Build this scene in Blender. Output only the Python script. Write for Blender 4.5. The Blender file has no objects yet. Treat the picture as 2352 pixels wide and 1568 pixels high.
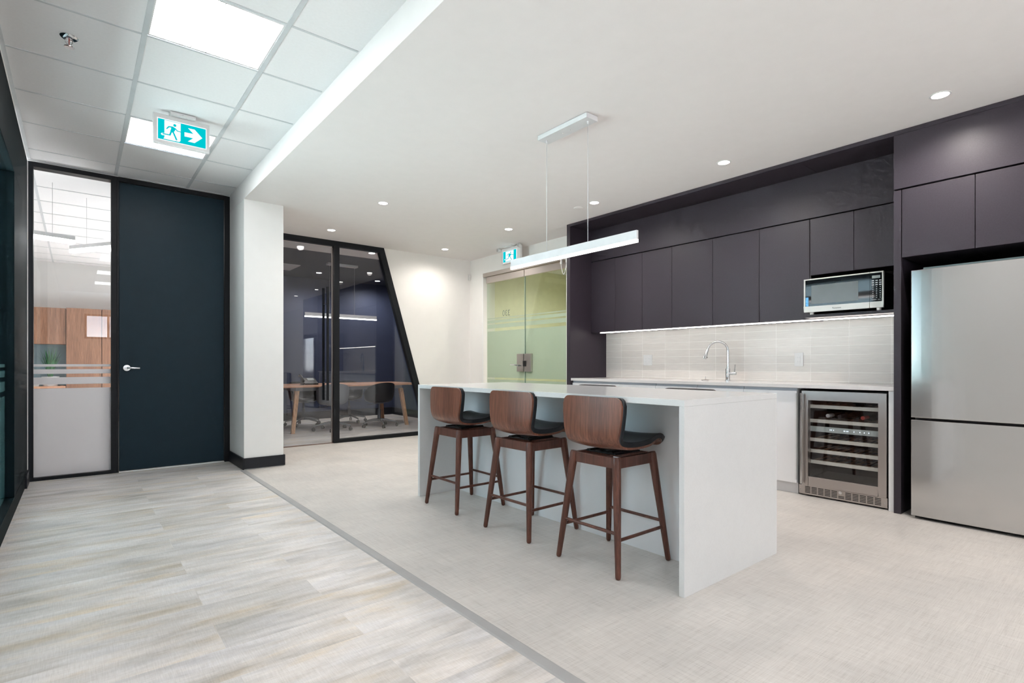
import bpy, math, random
import numpy as np
from mathutils import Vector, Matrix
random.seed(7)
S = bpy.context.scene
COL = S.collection
PI = math.pi

# ------------------------------------------------------------------ camera
cam_d = bpy.data.cameras.new('camera')
cam = bpy.data.objects.new('camera', cam_d)
COL.objects.link(cam)
S.camera = cam
cam_d.sensor_width = 36.0
cam_d.lens = 1224.08 / 2352 * 36.0
cam_d.shift_y = (836.3 - 784) / 2352
cam_d.clip_start = 0.02
cam.location = (0, 0, 1.08)
cam.rotation_euler = (PI / 2, 0, -math.radians(39.224))

# ------------------------------------------------------------------ view and world
S.view_settings.view_transform = 'Standard'
S.view_settings.look = 'None'
S.view_settings.gamma = 1
S.view_settings.use_curve_mapping = False
S.view_settings.exposure = 0.84
W = bpy.data.worlds.new('world')
S.world = W
S.cycles.use_light_tree = False
WORLD_E = 16.5
W.use_nodes = True
bgn = W.node_tree.nodes['Background']
bgn.inputs[1].default_value = 1.0
_wt = W.node_tree
_tc = _wt.nodes.new('ShaderNodeTexCoord'); _sx = _wt.nodes.new('ShaderNodeSeparateXYZ'); _rp = _wt.nodes.new('ShaderNodeValToRGB')
_mr = _wt.nodes.new('ShaderNodeMapRange')
_mr.inputs['From Min'].default_value = -1; _mr.inputs['From Max'].default_value = 1
_wt.links.new(_tc.outputs['Generated'], _sx.inputs[0]); _wt.links.new(_sx.outputs[2], _mr.inputs[0]); _wt.links.new(_mr.outputs[0], _rp.inputs[0])
_e = _rp.color_ramp.elements
_e[0].position = .47; _e[0].color = (1.0, .985, .97, 1)      # lower half added bright, throws light up onto the ceilings
_e[1].position = .53; _e[1].color = (.24, .27, .31, 1)       # soft overcast sky
_sc = _wt.nodes.new('ShaderNodeVectorMath'); _sc.operation = 'SCALE'; _sc.inputs[3].default_value = WORLD_E
_wt.links.new(_rp.outputs[0], _sc.inputs[0]); _wt.links.new(_sc.outputs[0], bgn.inputs[0])
S.cycles.max_bounces = 8
S.cycles.diffuse_bounces = 6
S.cycles.use_adaptive_sampling = True
S.cycles.adaptive_threshold = 0.06
S.cycles.adaptive_min_samples = 16
S.cycles.glossy_bounces = 4
S.cycles.transmission_bounces = 6
S.cycles.transparent_max_bounces = 12
S.cycles.sample_clamp_indirect = 4.0
S.cycles.caustics_reflective = False
S.cycles.caustics_refractive = False

TROFFER_E = 5.7
SPOT_W = 34.0
PEND_E = 5.0
LED_E = 9.0

# ------------------------------------------------------------------ materials
def nodemat(name):
    m = bpy.data.materials.new(name)
    m.use_nodes = True
    nt = m.node_tree
    return m, nt, nt.nodes['Principled BSDF'], nt.nodes['Material Output']

def ramp(nt, fac, stops):
    r = nt.nodes.new('ShaderNodeValToRGB')
    el = r.color_ramp.elements
    while len(el) > 1:
        el.remove(el[-1])
    el[0].position = stops[0][0]; el[0].color = (*stops[0][1], 1)
    for p, c in stops[1:]:
        e = el.new(p); e.color = (*c, 1)
    nt.links.new(fac, r.inputs[0])
    return r.outputs[0]

def mapping(nt, scale=(1, 1, 1), rot=(0, 0, 0), coord='Object', loc=(0, 0, 0)):
    if coord == 'World':
        g = nt.nodes.new('ShaderNodeNewGeometry'); src = g.outputs['Position']
    else:
        t = nt.nodes.new('ShaderNodeTexCoord'); src = t.outputs[coord]
    mp = nt.nodes.new('ShaderNodeMapping')
    mp.inputs['Scale'].default_value = scale
    mp.inputs['Rotation'].default_value = rot
    mp.inputs['Location'].default_value = loc
    nt.links.new(src, mp.inputs[0])
    return mp.outputs[0]

def noise(nt, vec, scale=5, detail=4, rough=.55, dist=0):
    n = nt.nodes.new('ShaderNodeTexNoise')
    n.inputs['Scale'].default_value = scale
    n.inputs['Detail'].default_value = detail
    n.inputs['Roughness'].default_value = rough
    n.inputs['Distortion'].default_value = dist
    nt.links.new(vec, n.inputs['Vector'])
    return n.outputs[0]

def mixc(nt, fac, a, b, mode='MIX'):
    n = nt.nodes.new('ShaderNodeMix'); n.data_type = 'RGBA'; n.blend_type = mode
    for sock, v in ((n.inputs[0], fac), (n.inputs[6], a), (n.inputs[7], b)):
        if isinstance(v, (int, float)):
            sock.default_value = v
        elif isinstance(v, tuple):
            sock.default_value = (*v, 1)
        else:
            nt.links.new(v, sock)
    return n.outputs[2]

def math_n(nt, op, a, b=None):
    n = nt.nodes.new('ShaderNodeMath'); n.operation = op
    for s, v in ((n.inputs[0], a), (n.inputs[1], b)):
        if v is None: continue
        if isinstance(v, (int, float)): s.default_value = v
        else: nt.links.new(v, s)
    return n.outputs[0]

def bump(nt, b, h, strength=.2, dist=.002):
    n = nt.nodes.new('ShaderNodeBump')
    n.inputs['Strength'].default_value = strength
    n.inputs['Distance'].default_value = dist
    nt.links.new(h, n.inputs['Height'])
    nt.links.new(n.outputs[0], b.inputs['Normal'])

def paint(name, col, rough=.6, metal=0.0, spec=.5, var=.04, vscale=9, bmp=0.0):
    m, nt, b, o = nodemat(name)
    v = mapping(nt)
    n = noise(nt, v, vscale, 3)
    lo = tuple(c * (1 - var) for c in col); hi = tuple(min(1, c * (1 + var)) for c in col)
    nt.links.new(ramp(nt, n, [(.3, lo), (.7, hi)]), b.inputs['Base Color'])
    b.inputs['Roughness'].default_value = rough
    b.inputs['Metallic'].default_value = metal
    b.inputs['Specular IOR Level'].default_value = spec
    if bmp:
        bump(nt, b, noise(nt, v, 220, 2), bmp, .0005)
    return m

def emit(name, col, s):
    m, nt, b, o = nodemat(name)
    e = nt.nodes.new('ShaderNodeEmission')
    e.inputs[0].default_value = (*col, 1); e.inputs[1].default_value = s
    nt.links.new(e.outputs[0], o.inputs[0])
    return m

def glass(name, tint=(.97, .98, .98), r0=.045, gloss_rough=0.0, gain=1.0):
    m, nt, b, o = nodemat(name)
    lw = nt.nodes.new('ShaderNodeLayerWeight'); lw.inputs[0].default_value = .5
    p = math_n(nt, 'POWER', lw.outputs['Facing'], 5.0)
    f = math_n(nt, 'ADD', math_n(nt, 'MULTIPLY', p, (1 - r0) * gain), r0)
    tr = nt.nodes.new('ShaderNodeBsdfTransparent'); tr.inputs[0].default_value = (*tint, 1)
    gl = nt.nodes.new('ShaderNodeBsdfGlossy'); gl.inputs['Roughness'].default_value = gloss_rough
    gl.inputs[0].default_value = (1, 1, 1, 1)
    mx = nt.nodes.new('ShaderNodeMixShader')
    nt.links.new(f, mx.inputs[0]); nt.links.new(tr.outputs[0], mx.inputs[1]); nt.links.new(gl.outputs[0], mx.inputs[2])
    nt.links.new(mx.outputs[0], o.inputs[0])
    return m

def frosted(name, col=(.8, .8, .8), trans=.25, transl=.5):
    m, nt, b, o = nodemat(name)
    v = mapping(nt); n = noise(nt, v, 3, 2)
    c = ramp(nt, n, [(.3, tuple(x * .98 for x in col)), (.7, col)])
    d = nt.nodes.new('ShaderNodeBsdfDiffuse'); t = nt.nodes.new('ShaderNodeBsdfTranslucent'); tr = nt.nodes.new('ShaderNodeBsdfTransparent')
    nt.links.new(c, d.inputs[0]); nt.links.new(c, t.inputs[0])
    m1 = nt.nodes.new('ShaderNodeMixShader'); m1.inputs[0].default_value = transl
    nt.links.new(d.outputs[0], m1.inputs[1]); nt.links.new(t.outputs[0], m1.inputs[2])
    m2 = nt.nodes.new('ShaderNodeMixShader'); m2.inputs[0].default_value = trans
    nt.links.new(m1.outputs[0], m2.inputs[1]); nt.links.new(tr.outputs[0], m2.inputs[2])
    nt.links.new(m2.outputs[0], o.inputs[0])
    return m

def wood(name, dark, light, axis='Z', scale=1.0, rough=.38, fine=1.0):
    m, nt, b, o = nodemat(name)
    st = {'Z': (9, 9, .55), 'X': (.55, 9, 9), 'Y': (9, .55, 9)}[axis]
    v = mapping(nt, tuple(s * scale for s in st))
    n1 = noise(nt, v, 2.2, 5, .6, .5)
    fs = {'Z': (70, 70, 2.5), 'X': (2.5, 70, 70), 'Y': (70, 2.5, 70)}[axis]
    n2 = noise(nt, mapping(nt, tuple(s * scale * fine for s in fs)), 2.0, 3, .6)
    mid = tuple((a + c) / 2 for a, c in zip(dark, light))
    c1 = ramp(nt, n1, [(.28, dark), (.5, mid), (.72, light)])
    c2 = ramp(nt, n2, [(.35, (.62, .60, .58)), (.65, (1.15, 1.15, 1.15))])
    nt.links.new(mixc(nt, 1.0, c1, c2, 'MULTIPLY'), b.inputs['Base Color'])
    b.inputs['Roughness'].default_value = rough
    bump(nt, b, n2, .06, .0006)
    return m

def steel(name, col=(.62, .61, .60), rough=.22, axis='Y', amt=.06):
    m, nt, b, o = nodemat(name)
    sc = {'Y': (400, 3, 400), 'Z': (400, 400, 3), 'X': (3, 400, 400)}[axis]
    n = noise(nt, mapping(nt, sc), 1.0, 2)
    lo = tuple(c * .985 for c in col)
    nt.links.new(ramp(nt, n, [(.3, lo), (.7, col)]), b.inputs['Base Color'])
    b.inputs['Metallic'].default_value = 1
    r = ramp(nt, n, [(.3, (rough * (1 - amt),) * 3), (.7, (rough * (1 + amt),) * 3)])
    nt.links.new(r, b.inputs['Roughness'])
    b.inputs['Anisotropic'].default_value = 0.0
    return m

M = {}
M['wall'] = paint('white_paint', (.86, .86, .85), .65, var=.01)
M['wallwarm'] = paint('warm_white_paint', (.86, .845, .825), .65, var=.01)
M['ceil'] = paint('ceiling_paint', (.87, .84, .835), .8, var=.01)
M['tile_ceiling'] = paint('mineral_ceiling_tile', (.92, .92, .93), .9, bmp=.12, vscale=60, var=.015)
M['tee'] = paint('ceiling_grid_metal', (.66, .69, .71), .5)
M['frame'] = paint('black_aluminium', (.010, .012, .015), .45, spec=.22)
M['door'] = paint('dark_slate_door', (.008, .026, .040), .42, spec=.2, bmp=.05)
M['base'] = paint('black_baseboard', (.014, .016, .021), .4, spec=.3)
M['cab'] = paint('charcoal_laminate', (.037, .030, .041), .45, spec=.35, bmp=.05, vscale=120, var=.08)
M['cabdark'] = paint('black_recess', (.006, .006, .007), .6)
M['gap'] = paint('shadow_gap', (.008, .008, .009), .7)
M['whitelam'] = paint('white_laminate', (.86, .875, .90), .35, var=.01)
M['navy'] = paint('navy_paint', (.040, .054, .105), .6)
M['navyceil'] = paint('dark_navy_ceiling', (.045, .050, .075), .7)
M['lightmetal'] = paint('white_powder_coat', (.73, .74, .76), .45, spec=.3)
M['chrome'] = paint('chrome', (.66, .68, .70), .06, 1.0, var=.01)
M['satin'] = steel('satin_nickel', (.62, .57, .54), .34, 'Z')
M['steel'] = steel('brushed_steel', (.57, .57, .565), .14, 'Y', 0.0)
M['steelv'] = steel('brushed_steel_frame', (.50, .46, .44), .34, 'Z')
M['pale'] = paint('pale_aluminium', (.78, .78, .70), .4, .0)
M['walnut'] = wood('walnut_veneer', (.115, .040, .026), (.26, .105, .062), 'Z', 1.0, .30)
M['walnutleg'] = wood('walnut_stained_wood', (.070, .024, .016), (.17, .062, .040), 'Z', 1.5, .34)
M['leather'] = paint('black_leather', (.010, .012, .016), .42, bmp=.25, vscale=40)
M['black'] = paint('black_plastic', (.010, .010, .011), .35)
M['gloss'] = paint('black_gloss', (.006, .008, .010), .05)
M['plastic'] = paint('white_plastic', (.78, .78, .78), .35)
M['ptext'] = paint('grey_print', (.55, .56, .58), .5)
M['oak'] = wood('oak', (.52, .27, .14), (.72, .44, .26), 'Z', 1.0, .45)
M['oakx'] = wood('oak_top', (.60, .30, .18), (.80, .48, .32), 'X', 1.0, .35)
M['teak'] = wood('brown_wood_veneer', (.19, .085, .045), (.36, .19, .115), 'Z', 1.2, .42)
M['glass'] = glass('clear_glass', (.955, .965, .97), .035)
M['glassmeet'] = glass('meeting_room_glass', (.93, .945, .96), .05, gain=1.1)
M['glassteal'] = glass('teal_tinted_glass', (.82, .905, .905), .05)
M['glassgreen'] = glass('green_tinted_glass', (.86, .915, .86), .05)
M['film'] = frosted('frosted_film', (.93, .92, .935), .03, .38)
M['filmgreen'] = frosted('green_frosted_film', (.88, .90, .88), .06, .5)
M['troffer'] = emit('troffer_diffuser', (1.0, .985, .985), TROFFER_E)
M['lens'] = emit('downlight_lens', (1.0, .965, .93), 14)
M['pend'] = emit('pendant_diffuser', (1.0, .97, .95), PEND_E)
M['led'] = emit('led_strip', (1.0, .93, .88), LED_E)
M['green'] = emit('exit_sign_teal', (.0, .50, .55), .66)
M['signwhite'] = emit('exit_sign_white', (.95, .97, 1.0), .58)
M['display'] = emit('control_panel_light', (.50, .62, .60), .9)
M['disp2'] = emit('led_digits', (.7, .85, 1.0), 1.6)
M['leaf'] = paint('green_leaf', (.035, .16, .06), .45, var=.5, vscale=14)
M['applsteel'] = paint('appliance_trim_steel', (.52, .51, .49), .42, .35, var=.01)
M['frameteal'] = paint('dark_teal_frame', (.005, .012, .015), .6, spec=.06)
M['quartz'] = None

def quartz(name, col, rough=.16):
    m, nt, b, o = nodemat(name)
    v = mapping(nt, coord='World')
    n = noise(nt, v, 14, 6, .7)
    n2 = noise(nt, v, 160, 2, .7)
    c1 = ramp(nt, n, [(.35, tuple(x * .98 for x in col)), (.6, col)])
    c2 = ramp(nt, n2, [(.3, (.97, .97, .97)), (.6, (1, 1, 1))])
    nt.links.new(mixc(nt, 1.0, c1, c2, 'MULTIPLY'), b.inputs['Base Color'])
    b.inputs['Roughness'].default_value = rough
    return m
M['quartz'] = quartz('white_quartz', (.78, .795, .80))
M['quartz2'] = quartz('grey_white_quartz', (.72, .71, .71))

def mat_vinyl():
    m, nt, b, o = nodemat('woven_linen_vinyl')
    va = noise(nt, mapping(nt, (9, 300, 1), coord='World'), 1.0, 2, .6)
    vb = noise(nt, mapping(nt, (300, 9, 1), coord='World'), 1.0, 2, .6)
    big = noise(nt, mapping(nt, (1.6, 1.6, 1), coord='World'), 1.4, 4, .6)
    vc = noise(nt, mapping(nt, (2.2, 60, 1), coord='World'), 1.0, 3, .6); vd = noise(nt, mapping(nt, (60, 2.2, 1), coord='World'), 1.0, 3, .6)
    s = math_n(nt, 'ADD', math_n(nt, 'MULTIPLY', math_n(nt, 'ADD', va, vb), .33), math_n(nt, 'MULTIPLY', math_n(nt, 'ADD', vc, vd), .17))
    c1 = ramp(nt, s, [(.30, (.47, .44, .405)), (.5, (.68, .655, .625)), (.70, (.80, .78, .75))])
    c2 = ramp(nt, big, [(.3, (.90, .90, .90)), (.7, (1.06, 1.05, 1.04))])
    nt.links.new(mixc(nt, 1.0, c1, c2, 'MULTIPLY'), b.inputs['Base Color'])
    b.inputs['Roughness'].default_value = .42
    bump(nt, b, s, .12, .0008)
    return m
M['vinyl'] = mat_vinyl()

def mat_plank(name='distressed_plank', tint=1.0, rough=.36):
    m, nt, b, o = nodemat(name)
    pos = mapping(nt, (1, 1, 1), coord='World', loc=(.33, .06, 0))
    br = nt.nodes.new('ShaderNodeTexBrick')
    br.inputs['Scale'].default_value = 1.0
    br.inputs['Brick Width'].default_value = 1.22
    br.inputs['Row Height'].default_value = .232
    br.inputs['Mortar Size'].default_value = .0012
    br.inputs['Color1'].default_value = (0, 0, 0, 1)
    br.inputs['Color2'].default_value = (1, 1, 1, 1)
    br.inputs['Mortar'].default_value = (.3, .3, .3, 1)
    br.offset = .37
    nt.links.new(pos, br.inputs['Vector'])
    # offset grain per plank
    sep = nt.nodes.new('ShaderNodeSeparateXYZ'); nt.links.new(pos, sep.inputs[0])
    cmb = nt.nodes.new('ShaderNodeCombineXYZ')
    nt.links.new(math_n(nt, 'MULTIPLY', sep.outputs[0], 1.9), cmb.inputs[0])
    nt.links.new(math_n(nt, 'MULTIPLY', sep.outputs[1], 8.0), cmb.inputs[1])
    nt.links.new(math_n(nt, 'MULTIPLY', br.outputs['Color'], 9.0), cmb.inputs[2])
    streak = noise(nt, cmb.outputs[0], 1.1, 6, .6, .35)
    cmb2 = nt.nodes.new('ShaderNodeCombineXYZ')
    nt.links.new(math_n(nt, 'MULTIPLY', sep.outputs[0], 1.1), cmb2.inputs[0])
    nt.links.new(math_n(nt, 'MULTIPLY', sep.outputs[1], 4.5), cmb2.inputs[1])
    nt.links.new(math_n(nt, 'MULTIPLY', br.outputs['Color'], 23.0), cmb2.inputs[2])
    patch = noise(nt, cmb2.outputs[0], 1.6, 4, .6, .3)
    fa = noise(nt, mapping(nt, (9, 240, 1), coord='World'), 1.0, 3, .7)
    fb = noise(nt, mapping(nt, (240, 14, 1), coord='World'), 1.0, 3, .7)
    w = math_n(nt, 'MULTIPLY', math_n(nt, 'ADD', fa, fb), .5)
    t = tint * 1.12
    c1 = ramp(nt, streak, [(.26, (.44 * t, .425 * t, .405 * t)), (.42, (.61 * t, .595 * t, .585 * t)), (.56, (.73 * t, .715 * t, .715 * t)), (.74, (.83 * t, .815 * t, .815 * t))])
    c2 = ramp(nt, patch, [(.30, (1.0, .91, .77)), (.43, (1.0, .975, .94)), (.57, (1, 1, 1)), (.72, (.88, .89, .92))])
    c3 = ramp(nt, w, [(.36, (.84, .83, .81)), (.6, (1.04, 1.04, 1.04))])
    c4 = ramp(nt, br.outputs['Color'], [(0, (.93, .93, .92)), (1, (1.05, 1.05, 1.05))])
    c = mixc(nt, 1.0, c1, c2, 'MULTIPLY'); c = mixc(nt, 1.0, c, c3, 'MULTIPLY'); c = mixc(nt, 1.0, c, c4, 'MULTIPLY')
    nt.links.new(c, b.inputs['Base Color'])
    b.inputs['Roughness'].default_value = rough
    bump(nt, b, w, .15, .0008)
    return m
M['plank'] = mat_plank()

def mat_tiles():
    m, nt, b, o = nodemat('stacked_backsplash_tile')
    g = nt.nodes.new('ShaderNodeNewGeometry')
    sep = nt.nodes.new('ShaderNodeSeparateXYZ'); nt.links.new(g.outputs['Position'], sep.inputs[0])
    cmb = nt.nodes.new('ShaderNodeCombineXYZ')
    nt.links.new(math_n(nt, 'ADD', sep.outputs[1], -0.178), cmb.inputs[0])
    nt.links.new(math_n(nt, 'ADD', sep.outputs[2], -0.9285), cmb.inputs[1])
    br = nt.nodes.new('ShaderNodeTexBrick')
    br.offset = 0.0
    br.inputs['Scale'].default_value = 1.0
    br.inputs['Brick Width'].default_value = .3155
    br.inputs['Row Height'].default_value = .0795
    br.inputs['Mortar Size'].default_value = .0022
    br.inputs['Mortar Smooth'].default_value = .3
    br.inputs['Color1'].default_value = (.68, .645, .61, 1)
    br.inputs['Color2'].default_value = (.74, .705, .67, 1)
    br.inputs['Mortar'].default_value = (.90, .88, .85, 1)
    nt.links.new(cmb.outputs[0], br.inputs['Vector'])
    n = noise(nt, mapping(nt, (1, 5, 60), coord='World'), 1.5, 3)
    c = mixc(nt, 1.0, br.outputs['Color'], ramp(nt, n, [(.3, (.94, .94, .94)), (.7, (1.03, 1.03, 1.03))]), 'MULTIPLY')
    nt.links.new(c, b.inputs['Base Color'])
    b.inputs['Roughness'].default_value = .3
    inv = math_n(nt, 'SUBTRACT', 1.0, br.outputs['Fac'])
    bump(nt, b, inv, .5, .002)
    return m
M['splash'] = mat_tiles()

# ------------------------------------------------------------------ mesh builder
class MB:
    def __init__(s): s.v = []; s.f = []; s.smooth = []
    def add(s, vs, fs, smooth=False):
        o = len(s.v); s.v += [tuple(map(float, p)) for p in vs]
        s.f += [tuple(i + o for i in f) for f in fs]; s.smooth += [smooth] * len(fs)
        return s
    def box(s, x0, x1, y0, y1, z0, z1):
        x0, x1 = min(x0, x1), max(x0, x1); y0, y1 = min(y0, y1), max(y0, y1); z0, z1 = min(z0, z1), max(z0, z1)
        vs = [(x, y, z) for z in (z0, z1) for y in (y0, y1) for x in (x0, x1)]
        return s.add(vs, [(0, 2, 3, 1), (4, 5, 7, 6), (0, 1, 5, 4), (2, 6, 7, 3), (0, 4, 6, 2), (1, 3, 7, 5)])
    def prism(s, poly, axis, a0, a1):
        """polygon in the plane across axis, extruded from a0 to a1; poly of (u,v): axis y -> (x,z), x -> (y,z), z -> (x,y)"""
        def P(u, v, a): return {'y': (u, a, v), 'x': (a, u, v), 'z': (u, v, a)}[axis]
        n = len(poly); ar = sum(poly[i][0] * poly[(i + 1) % n][1] - poly[(i + 1) % n][0] * poly[i][1] for i in range(n))
        pl = poly if ar > 0 else poly[::-1]
        vs = [P(u, v, a0) for u, v in pl] + [P(u, v, a1) for u, v in pl]
        flip = (axis == 'y')
        up = (a1 > a0) != flip
        fs = [tuple(range(n))[::-1], tuple(range(n, 2 * n))] if up else [tuple(range(n)), tuple(range(n, 2 * n))[::-1]]
        for i in range(n):
            j = (i + 1) % n
            fs.append((i, j, n + j, n + i) if up else (i, n + i, n + j, j))
        return s.add(vs, fs)
    def cone(s, p0, p1, r0, r1, n=16, caps=True):
        p0 = Vector(p0); p1 = Vector(p1); d = (p1 - p0).normalized()
        a = Vector((0, 0, 1)) if abs(d.z) < .9 else Vector((1, 0, 0))
        u = d.cross(a).normalized(); w = d.cross(u)
        vs = []
        for p, r in ((p0, r0), (p1, r1)):
            for k in range(n):
                t = 2 * PI * k / n; vs.append(p + u * math.cos(t) * r + w * math.sin(t) * r)
        s.add(vs, [(k, n + k, n + (k + 1) % n, (k + 1) % n) for k in range(n)], True)
        if caps:
            s.add(vs, [tuple(range(n)), tuple(range(n, 2 * n))[::-1]])
        return s
    def lathe(s, prof, c=(0, 0, 0), n=24, axis='z'):
        vs = []
        for r, h in prof:
            for k in range(n):
                t = 2 * PI * k / n; x, y = r * math.cos(t), r * math.sin(t)
                p = {'z': (x, y, h), 'x': (h, x, y), 'y': (y, h, x)}[axis]
                vs.append((c[0] + p[0], c[1] + p[1], c[2] + p[2]))
        fs = [(i * n + k, i * n + (k + 1) % n, (i + 1) * n + (k + 1) % n, (i + 1) * n + k) for i in range(len(prof) - 1) for k in range(n)]
        fs += [tuple(range(n))[::-1], tuple(range((len(prof) - 1) * n, len(prof) * n))]
        return s.add(vs, fs, True)
    def tube(s, pts, r, n=12, closed=False):
        pts = [Vector(p) for p in pts]; m = len(pts); vs = []
        prev = None
        for i, p in enumerate(pts):
            d = (pts[min(i + 1, m - 1)] - pts[max(i - 1, 0)]).normalized()
            if prev is None:
                a = Vector((0, 0, 1)) if abs(d.z) < .9 else Vector((1, 0, 0))
                u = d.cross(a).normalized()
            else:
                u = (prev - d * prev.dot(d)).normalized()
            prev = u; w = d.cross(u)
            rr = r[i] if isinstance(r, (list, tuple)) else r
            for k in range(n):
                t = 2 * PI * k / n; vs.append(p + u * math.cos(t) * rr + w * math.sin(t) * rr)
        fs = [(i * n + k, i * n + (k + 1) % n, (i + 1) * n + (k + 1) % n, (i + 1) * n + k) for i in range(m - 1) for k in range(n)]
        s.add(vs, fs, True)
        s.add([vs[k] for k in range(n)] + [vs[(m - 1) * n + k] for k in range(n)], [tuple(range(n))[::-1], tuple(range(n, 2 * n))])
        return s

def wloc(o):
    v = Vector((0, 0, 0))
    while o is not None:
        v = v + o.location; o = o.parent
    return v

def build(name, mb, mat, parent=None, bev=0.0, center=True, seg=2):
    """links ONE mesh object; coordinates in mb are world coordinates, ancestors are unrotated while building"""
    vs = np.array(mb.v, float)
    if parent is None:
        lo, hi = vs.min(0), vs.max(0)
        off = np.array([(lo[0] + hi[0]) / 2, (lo[1] + hi[1]) / 2, lo[2]])
    else:
        off = np.array(wloc(parent))
    me = bpy.data.meshes.new(name)
    me.from_pydata((vs - off).tolist(), [], mb.f)
    me.polygons.foreach_set('use_smooth', mb.smooth)
    me.materials.append(mat); me.validate(); me.update()
    o = bpy.data.objects.new(name, me); COL.objects.link(o)
    if parent is None: o.location = off
    else: o.parent = parent
    import bmesh
    bm = bmesh.new(); bm.from_mesh(me)
    bmesh.ops.remove_doubles(bm, verts=bm.verts, dist=1e-6)
    bmesh.ops.recalc_face_normals(bm, faces=bm.faces)
    for e in bm.edges:
        if len(e.link_faces) == 2 and e.calc_face_angle(0) > .6: e.smooth = False
    bm.to_mesh(me); bm.free()
    if bev:
        md = o.modifiers.new('bevel', 'BEVEL'); md.width = bev; md.segments = seg; md.limit_method = 'ANGLE'; md.angle_limit = .6
        md.harden_normals = False
    return o

def tag(o, label, cat, group=None, kind=None):
    o['label'] = label; o['category'] = cat
    if group: o['group'] = group
    if kind: o['kind'] = kind
    return o

def thing(name, label, cat, loc=(0, 0, 0), group=None, kind=None):
    o = bpy.data.objects.new(name, None); COL.objects.link(o); o.location = loc; o.empty_display_size = .1
    return tag(o, label, cat, group, kind)

def struct(name, mb, mat, label, cat, bev=0.0):
    return tag(build(name, mb, mat, None, bev), label, cat, None, 'structure')

def copy_tree(o, parent=None):
    c = o.copy(); COL.objects.link(c)
    if parent: c.parent = parent
    for ch in [x for x in o.children]: copy_tree(ch, c)
    return c

def bx(*a): return MB().box(*a)

def text_mesh(name, body, size, mat, parent, loc, rot, ext=.0006, align='CENTER'):
    cu = bpy.data.curves.new(name, 'FONT'); cu.body = body; cu.size = size; cu.extrude = ext; cu.align_x = align; cu.align_y = 'CENTER'
    tmp = bpy.data.objects.new(name + '_tmp', cu); COL.objects.link(tmp)
    dg = bpy.context.evaluated_depsgraph_get()
    me = bpy.data.meshes.new_from_object(tmp.evaluated_get(dg))
    bpy.data.objects.remove(tmp)
    me.materials.clear(); me.materials.append(mat)
    Mx = Matrix.Translation(Vector(loc) - wloc(parent)) @ rot.to_4x4()
    me.transform(Mx)
    o = bpy.data.objects.new(name, me); COL.objects.link(o); o.parent = parent
    return o
# text facing -X (read from the room looking +X): right of text = -Y, up = Z
ROT_X = Matrix(((0, 0, -1), (-1, 0, 0), (0, 1, 0)))
ROT_XOUT = Matrix(((0, 0, 1), (1, 0, 0), (0, 1, 0)))   # facing +X

# ------------------------------------------------------------------ SETTING
H1, H2 = 2.77, 2.96
XL, XT, XE, XG = -.35, 1.31, 5.27, 4.99
YS, YD, YG, YN = -4.5, 6.6, 7.2, 12.9

struct('floor', bx(XT, 5.4, YS, YG + .03, -.06, 0), M['vinyl'], 'beige woven-look vinyl floor around the island and kitchen', 'floor')
struct('floor', bx(-2.6, XT, YS, YN, -.06, 0), M['plank'], 'pale distressed plank floor of the corridor', 'floor')
struct('floor', bx(XT + .45, 5.4, YG + .03, 10.7, -.06, 0), M['plank'], 'distressed plank floor inside the glazed meeting room', 'floor')
tr = MB()
tr.prism([(XT - .028, 0), (XT - .02, .004), (XT + .02, .004), (XT + .028, 0)], 'y', YS, 3.98)
tr.prism([(XT - .028, 0), (XT - .02, .004), (XT + .02, .004), (XT + .028, 0)], 'y', 3.984, 5.93)
struct('trim_1', tr, paint('grey_vinyl_strip', (.42, .42, .42), .45), 'grey rubber transition strip between plank and vinyl floors', 'floor trim')

# kitchen ceiling slab with bulkhead face
struct('ceiling', bx(XT + .01, 5.4, YS, YG + .02, H1, H1 + .32), M['ceil'], 'smooth white painted ceiling over the kitchen', 'ceiling')
gl = thing('ceiling', 'suspended tile ceiling of the corridor with metal grid', 'ceiling', (.48, 1, H2), kind='structure')
ys = [-4.45, -3.84, -3.23, -2.63, -2.02, -1.41, -.80, -.20, .41, 1.02, 1.63, 2.35, 3.07, 3.68, 4.32, 4.95, 5.585, 6.255, 6.6]
LIGHT_ROWS = [(3.07, 3.68), (4.95, 5.585), (1.02, 1.63), (-.80, -.20), (-2.63, -2.02)]
xs = [XL - .05, .298, .911, XT + .01]
tl = MB()
for i in range(3):
    for j in range(len(ys) - 1):
        if i == 1 and any(abs(ys[j] - a) < .01 for a, b in LIGHT_ROWS): continue
        tl.box(xs[i], xs[i + 1], ys[j], ys[j + 1], H2, H2 + .015)
build('ceiling_tiles', tl, M['tile_ceiling'], gl)
tg = MB()
for x in xs[1:3]: tg.box(x - .013, x + .013, YS, YD, H2 - .004, H2 + .001)
for y in ys[1:-1]: tg.box(XL, XT, y - .008, y + .008, H2 - .003, H2 + .001)
tg.box(XL - .0, XL + .022, YS, YD, H2 - .004, H2 + .001)
tg.box(XL, XT, YD - .014, YD, H2 - .004, H2 + .001)
build('ceiling_grid', tg, M['tee'], gl)

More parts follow.
